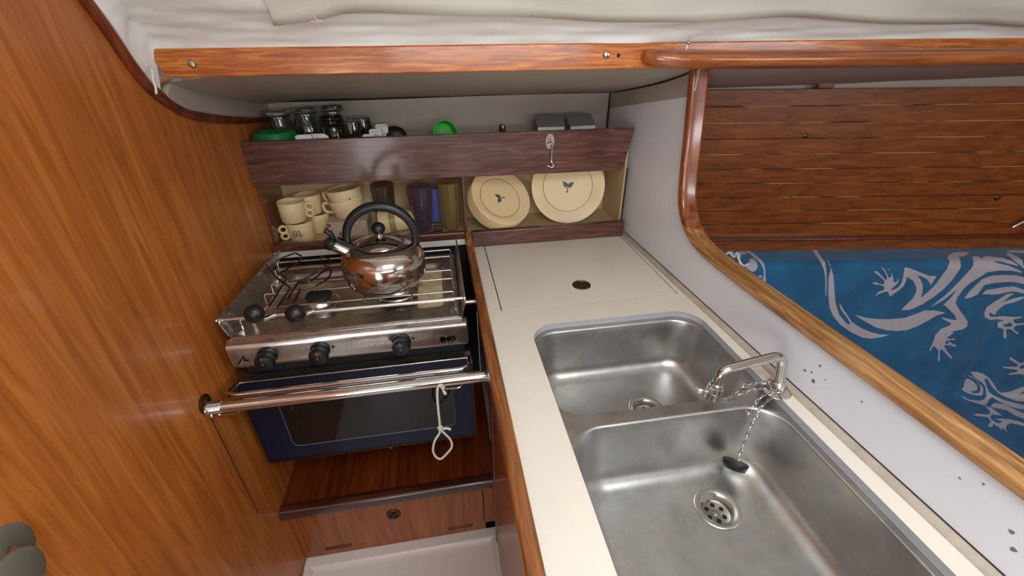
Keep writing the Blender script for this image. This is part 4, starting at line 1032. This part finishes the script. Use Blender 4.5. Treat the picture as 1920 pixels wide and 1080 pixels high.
ship_print(mg, .041, math.radians(-105-200+10), .022)
m3 = dup(m2, (-.435, 1.50, SF), (0, 0, math.radians(120)), 'cream mug standing behind the ship mug, mostly hidden')
m4 = dup(m2, (-.450, 1.494, SF+.0670), (0, 0, math.radians(160)), 'cream mug on top of the hidden rear mug under the fascia board')
def make_soup(name, label):
    t = thing(name, label, 'cup', (0, 0, 0), 'wide soup cups')
    mug_parts(t, .0575, .062, taper=.80)
    obj('handle', MB().tube(fillet([(-.055, 0, .050), (-.078, 0, .052), (-.076, 0, .022), (-.046, 0, .016)], .012, 6), .005, 10), M['cream'], t, world=False)
    return t
sc_ = make_soup('soup_cup', 'wide cream soup cup, lower of the two nested beside the mugs'); place(sc_, (-.322, 1.478, SF+.058), 0, 0, -.10)
s2c = dup(sc_, (-.322, 1.476, SF+.090), (0, -.10, math.radians(-18)), 'wide cream soup cup with a curved handle, upper of the nested pair')
sp_m = obj('sprig_print', disc_motif(MB(), 0, 0, .011, 0, -PI/2), M['motif'], s2c, world=False)
sp_m.location = (.041*math.cos(-.75), .041*math.sin(-.75)-.0125, .038); sp_m.rotation_euler = (PI/2-.18, 0, math.radians(20))
# wrapped box the soup cups stand on
bx = thing('paper_packet', 'pale paper packet with magenta printing under the soup cups', 'packet', (-.33, 1.46, SF))
obj('packet', MB().box(-.388, -.262, 1.415, 1.53, SF, SF+.056), M['packet'], bx, bevel=.003)
obj('stripe', MB().box(-.3885, -.376, 1.4145, 1.416, SF+.040, SF+.052).box(-.3885, -.374, 1.4145, 1.416, SF+.012, SF+.030).box(-.355, -.348, 1.4145, 1.416, SF+.006, SF+.020), M['pink'], bx)
# beaker lying on its side
my = Matrix.Rotation(PI/2, 4, 'Y')
bk2 = thing('lying_beaker', 'cream plastic beaker with an olive band lying on its side behind the kettle', 'beaker', (-.17, 1.43, SF+.04))
obj('cup', MB().lathe([(0, 0), (.030, 0), (.040, .112), (.0415, .113), (.0415, .117), (.0385, .117), (.029, .004), (0, .004)], 40, (-.105, 1.44, SF+.041), M4=Matrix.Rotation(-PI/2-.07, 4, 'Y')), M['cream'], bk2, smooth=50)
obj('band', MB().lathe([(.0362, .062), (.0367, .062), (.0392, .082), (.0380, .082)], 40, (-.105, 1.44, SF+.041), M4=Matrix.Rotation(-PI/2-.07, 4, 'Y'), cap=False), M['olive'], bk2)
# dark glass standing behind
t = obj('smoky_glass', MB().lathe([(0, 0), (.032, 0), (.040, .150), (.038, .150), (.030, .005), (0, .005)], 36, (-.205, 1.497, SF+.06)), M['smoke'], origin=(-.205, 1.497, SF))
t.location.z -= .058; tag(t, 'tall smoky dark glass behind the lying beaker', 'glass')
# ribbed purple tumbler
pr_ = [(0, 0), (.028, 0)]
for i in range(22): z = .004+i*.0055; pr_.append((.028+.013*i/21+(.0010 if i % 2 else -.0004), z))
pr_ += [(.041, .128), (.0405, .150), (.0385, .150), (.026, .006), (0, .006)]
t = obj('ribbed_tumbler', MB().lathe(pr_, 40, (-.078, 1.430, SF+.008)), M['purple'], origin=(-.078, 1.43, SF)); tag(t, 'ribbed deep purple tumbler on the lower shelf', 'tumbler')
t = obj('blue_beaker', MB().lathe([(0, 0), (.026, 0), (.034, .118), (.032, .118), (.024, .004), (0, .004)], 36, (-.030, 1.478, SF+.02)), M['bluep'], origin=(-.03, 1.478, SF)); tag(t, 'blue plastic beaker behind the purple tumbler', 'beaker')
t = obj('faceted_tumbler', MB().lathe([(0, 0), (.027, 0), (.036, .040), (.038, .165), (.036, .165), (.034, .042), (.025, .007), (0, .007)], 12, (.018, 1.432, SF+.001)), M['amber'], origin=(.018, 1.432, SF), smooth=20); tag(t, 'tall faceted clear tumbler at the right end of the cup compartment', 'tumbler')
t = thing('black_opener', 'black hand tool with a steel edge lying before the purple tumbler', 'tool', (-.07, 1.385, SF))
obj('body', MB().box(-.13, -.02, 1.372, 1.392, SF, SF+.012).box(-.045, -.012, 1.378, 1.40, SF+.010, SF+.030), M['rubber'], t, bevel=.004)
obj('blade', MB().box(-.095, -.045, 1.3715, 1.374, SF+.012, SF+.015), M['screw'], t)

# upper shelf -------------------------------------------------------
UF = 1.2025
def bail_jar(name, label, x, y, s=1.0, z=UF, h=.125):
    t = thing(name, label, 'jar', (x, y, z), 'glass preserving jars')
    obj('glass', MB().lathe([(0, 0), (.030*s, 0), (.036*s, .006), (.0375*s, .03), (.0375*s, h*.68), (.030*s, h*.82), (.030*s, h*.90), (.028*s, h*.90), (.028*s, h*.82), (.035*s, h*.66), (.035*s, .03), (.033*s, .008), (0, .006)], 36, (x, y, z)), M['clear'], t, smooth=50)
    l_ = obj('lid', MB().lathe([(0, h*.905), (.033*s, h*.905), (.034*s, h*.92), (.034*s, h*.955), (.031*s, h*.99), (.010*s, h), (0, h)], 36, (x, y, z)), M['clear'], t)
    obj('wire_bail', MB().tube([(x+.0315*s*math.cos(a), y+.0315*s*math.sin(a), z+h*.885) for a in np.linspace(0, 2*PI, 31)[:-1]], .0012, 6, closed=True).tube(fillet([(x, y-.032*s, z+h*.88), (x, y-.037*s, z+h*.72), (x+.008, y-.040*s, z+h*.60), (x, y-.038*s, z+h*.88), (x-.010, y-.036*s, z+h*.90)], .004), .0012, 6), M['wire'], t)
    obj('seal_ring', MB().lathe([(.0335*s, h*.895), (.0352*s, h*.895), (.0352*s, h*.912), (.0335*s, h*.912), (.0335*s, h*.895)], 36, (x, y, z), cap=False), M['gap'], t)
    return t
bail_jar('preserving_jar', 'glass jar at the left end of the upper shelf, standing behind the dark green dish', -.478, 1.500, 1.0)
bail_jar('preserving_jar', 'taller glass jar second from the left on the upper shelf', -.398, 1.500, 1.0, h=.132)
bail_jar('preserving_jar', 'glass jar behind the black-lidded jar on the upper shelf', -.322, 1.520, 1.0, h=.134)
t = thing('black_lidded_jar', 'small glass jar with a ribbed black screw lid on the upper shelf', 'jar', (-.312, 1.445, UF))
obj('glass', MB().lathe([(0, 0), (.028, 0), (.031, .004), (.031, .078), (.027, .086), (.025, .086), (.029, .076), (.029, .006), (0, .005)], 36, (-.312, 1.445, UF)), M['clear'], t)
obj('lid', MB().lathe([(0, .112), (.030, .112), (.0325, .110), (.0325, .104), (.030, .102), (.0325, .100), (.0325, .088), (.031, .085), (0, .085)], 36, (-.312, 1.445, UF)), M['smoke'], t)
for (x, y, lbl) in ((-.258, 1.448, 'upturned ribbed glass tumbler right of the black-lidded jar'), (-.238, 1.510, 'ribbed glass tumbler just behind the upturned tumbler')):
    pts = [[((r*(1+.03*(k % 2))) * math.cos(2*PI*k/40)+x, (r*(1+.03*(k % 2)))*math.sin(2*PI*k/40)+y, UF+z) for k in range(40)] for r, z in ((.034, 0), (.030, .07), (.027, .095), (.024, .097))]
    o = obj('ribbed_glass', MB().loops(pts, cap1=True).loops([[(x+.9*(p[0]-x), y+.9*(p[1]-y), min(p[2], UF+.090)) for p in r] for r in pts], cap1=True), M['clear'], origin=(x, y, UF), smooth=20)
    tag(o, lbl, 'glass', 'ribbed glasses')
o = obj('green_dish', MB().lathe([(0, 0), (.035, 0), (.055, .006), (.064, .028), (.062, .028), (.053, .008), (0, .003)], 48, (-.475, 1.420, UF+.030), M4=Matrix.Rotation(PI, 4, 'X') @ Matrix.Translation((0, 0, -.028))), M['greenp'], origin=(-.475, 1.42, UF)); o.location.z += -.002
tag(o, 'dark green plastic dish at the left end of the upper shelf', 'dish')
o.location.z = UF+.026
o2 = obj('green_bowl', MB().lathe([(0, 0), (.020, 0), (.036, .012), (.0425, .040), (.0405, .040), (.034, .013), (0, .004)], 48, (.018, 1.50, UF+.038), M4=Matrix.Rotation(math.radians(78), 4, 'X') @ Matrix.Rotation(.35, 4, 'Y') @ Matrix.Translation((0, 0, -.02))), M['lime'], origin=(.018, 1.5, UF))
tag(o2, 'bright green plastic bowl propped on its edge in the middle of the upper shelf', 'bowl')
def bracket(name, lbl, c, sx, sy, sz, rz, mat, grp=None, cat='box'):
    mb = MB(); w_ = .003
    mb.box(-sx, sx, -sy, -sy+w_, 0, sz).box(-sx, sx, sy-w_, sy, 0, sz).box(-sx, -sx+w_, -sy, sy, 0, sz).box(sx-w_, sx, -sy, sy, 0, sz).box(-sx, sx, -sy, sy, sz-.006, sz-.003)
    o = obj(name, mb, mat, world=False, bevel=.0008, seg=1); o.location = c; o.rotation_euler = (0, 0, rz); return tag(o, lbl, cat, grp)
bracket('white_box', 'small white plastic box next to the dark green dish', (-.385, 1.385, UF), .022, .013, .070, .1, M['whitep'], 'small white boxes')
bracket('white_box', 'white plastic box behind the first one, before the second jar', (-.357, 1.415, UF), .020, .014, .066, -.1, M['whitep'], 'small white boxes')
o = obj('jar_top_disc', MB().lathe([(0, 0), (.016, 0), (.016, .004), (0, .004)], 24, (-.335, 1.400, UF+.052), M4=Matrix.Rotation(PI/2-.2, 4, 'X')), M['whitep'], origin=(-.335, 1.4, UF)); o.location.z = UF
tag(o, 'round white disc leaning against the black-lidded jar', 'disc')
for k, (x, y, z, lbl) in enumerate(((-.204, 1.400, .062, 'front white plastic clip case of the three beside the ribbed glasses'), (-.190, 1.452, .068, 'middle white plastic clip case of the three beside the ribbed glasses'), (-.176, 1.505, .074, 'rear white plastic clip case of the three, against the hull lining'))):
    bracket('clip_case', lbl, (x, y, UF), .019, .012, z, 0, M['whitep'], 'white clip cases', 'case')
# grey tray stands on the right of the shelf
def tray_stand(x, lbl, rz):
    t = thing('tray_stand', lbl, 'tray', (x, 1.50, UF), 'grey folding stands')
    mb = MB(); ca, sa = math.cos(rz), math.sin(rz)
    def R2(p): return (x+p[0]*ca-p[1]*sa, 1.50+p[0]*sa+p[1]*ca, UF+p[2])
    prof_ = [(-.045, -.04, .040), (.045, -.04, .040), (.045, 0, .075), (-.045, 0, .075)]
    m1 = MB().add([R2(p) for p in [(-.047, -.030, .052), (.047, -.030, .052), (.047, .018, .085), (-.047, .018, .085), (-.047, -.027, .048), (.047, -.027, .048), (.047, .020, .081), (-.047, .020, .081)]], [(0, 1, 2, 3), (7, 6, 5, 4), (0, 4, 5, 1), (1, 5, 6, 2), (2, 6, 7, 3), (3, 7, 4, 0)])
    obj('top', m1, M['greym'], t)
    m2_ = MB().add([R2(p) for p in [(-.045, -.030, 0), (.045, -.030, 0), (.045, -.030, .052), (-.045, -.030, .052), (-.045, -.027, 0), (.045, -.027, 0), (.045, -.027, .050), (-.045, -.027, .050)]], [(0, 1, 2, 3), (7, 6, 5, 4), (0, 4, 5, 1), (1, 5, 6, 2), (2, 6, 7, 3), (3, 7, 4, 0)])
    obj('front', m2_, M['whitep'], t)
    return t
tray_stand(.377, 'grey box with a pale front, left one of the pair on the upper shelf', -.06)
tray_stand(.482, 'grey box with a pale front, right one of the pair on the upper shelf', .12)
o = obj('wooden_peg', MB().lathe([(.010, 0), (.012, .055), (.010, .066), (0, .068)], 16, (.210, 1.47, UF)), M['lip'], origin=(.21, 1.47, UF)); tag(o, 'dark wooden peg lying behind the fascia board left of the grey boxes', 'peg')
o = obj('dark_pouch', MB().sphere((-.140, 1.51, UF+.034), .034, 16, (1.2, .7, 1)), M['rubber'], origin=(-.14, 1.51, UF)); tag(o, 'dark pouch behind the white clip cases', 'pouch')

# ------------------------------------------------------------------ round steel fitting low on the left bulkhead
kp = Vector(H(8, 1045, 'x', XW)); kq = Vector(H(28, 1092, 'x', XW+.040))
kn2 = thing('door_knob', 'satin steel knob on a round plate low on the left teak bulkhead', 'knob', (XW, kp.y, kp.z))
obj('back_plate', MB().lathe([(.036, 0), (.036, .002), (.033, .004), (0, .004)], 40, tuple(kp), M4=mx), M['oldsteel'], kn2)
obj('neck', MB().tube([kp+Vector((.003, 0, 0)), kq+Vector((-.008, 0, 0))], .012, 20), M['chrome'], kn2)
obj('knob', MB().lathe([(.014, -.010), (.030, -.004), (.0345, 0), (.0345, .002), (.030, .0045), (0, .006)], 48, tuple(kq), M4=mx), M['oldsteel'], kn2)

# stand each plate stack exactly on the shelf board
bpy.context.view_layer.update()
for key in ('side_plate', 'dinner_plate'):
    P_ = [o for o in C.objects if o.name.split('.')[0] == key]; lo = 9
    for o in P_:
        Rr = o.children[0]
        for ch in o.children:
            for v in ch.data.vertices: lo = min(lo, (o.matrix_world @ v.co).z)
    for o in P_: o.location.z += .9352-lo
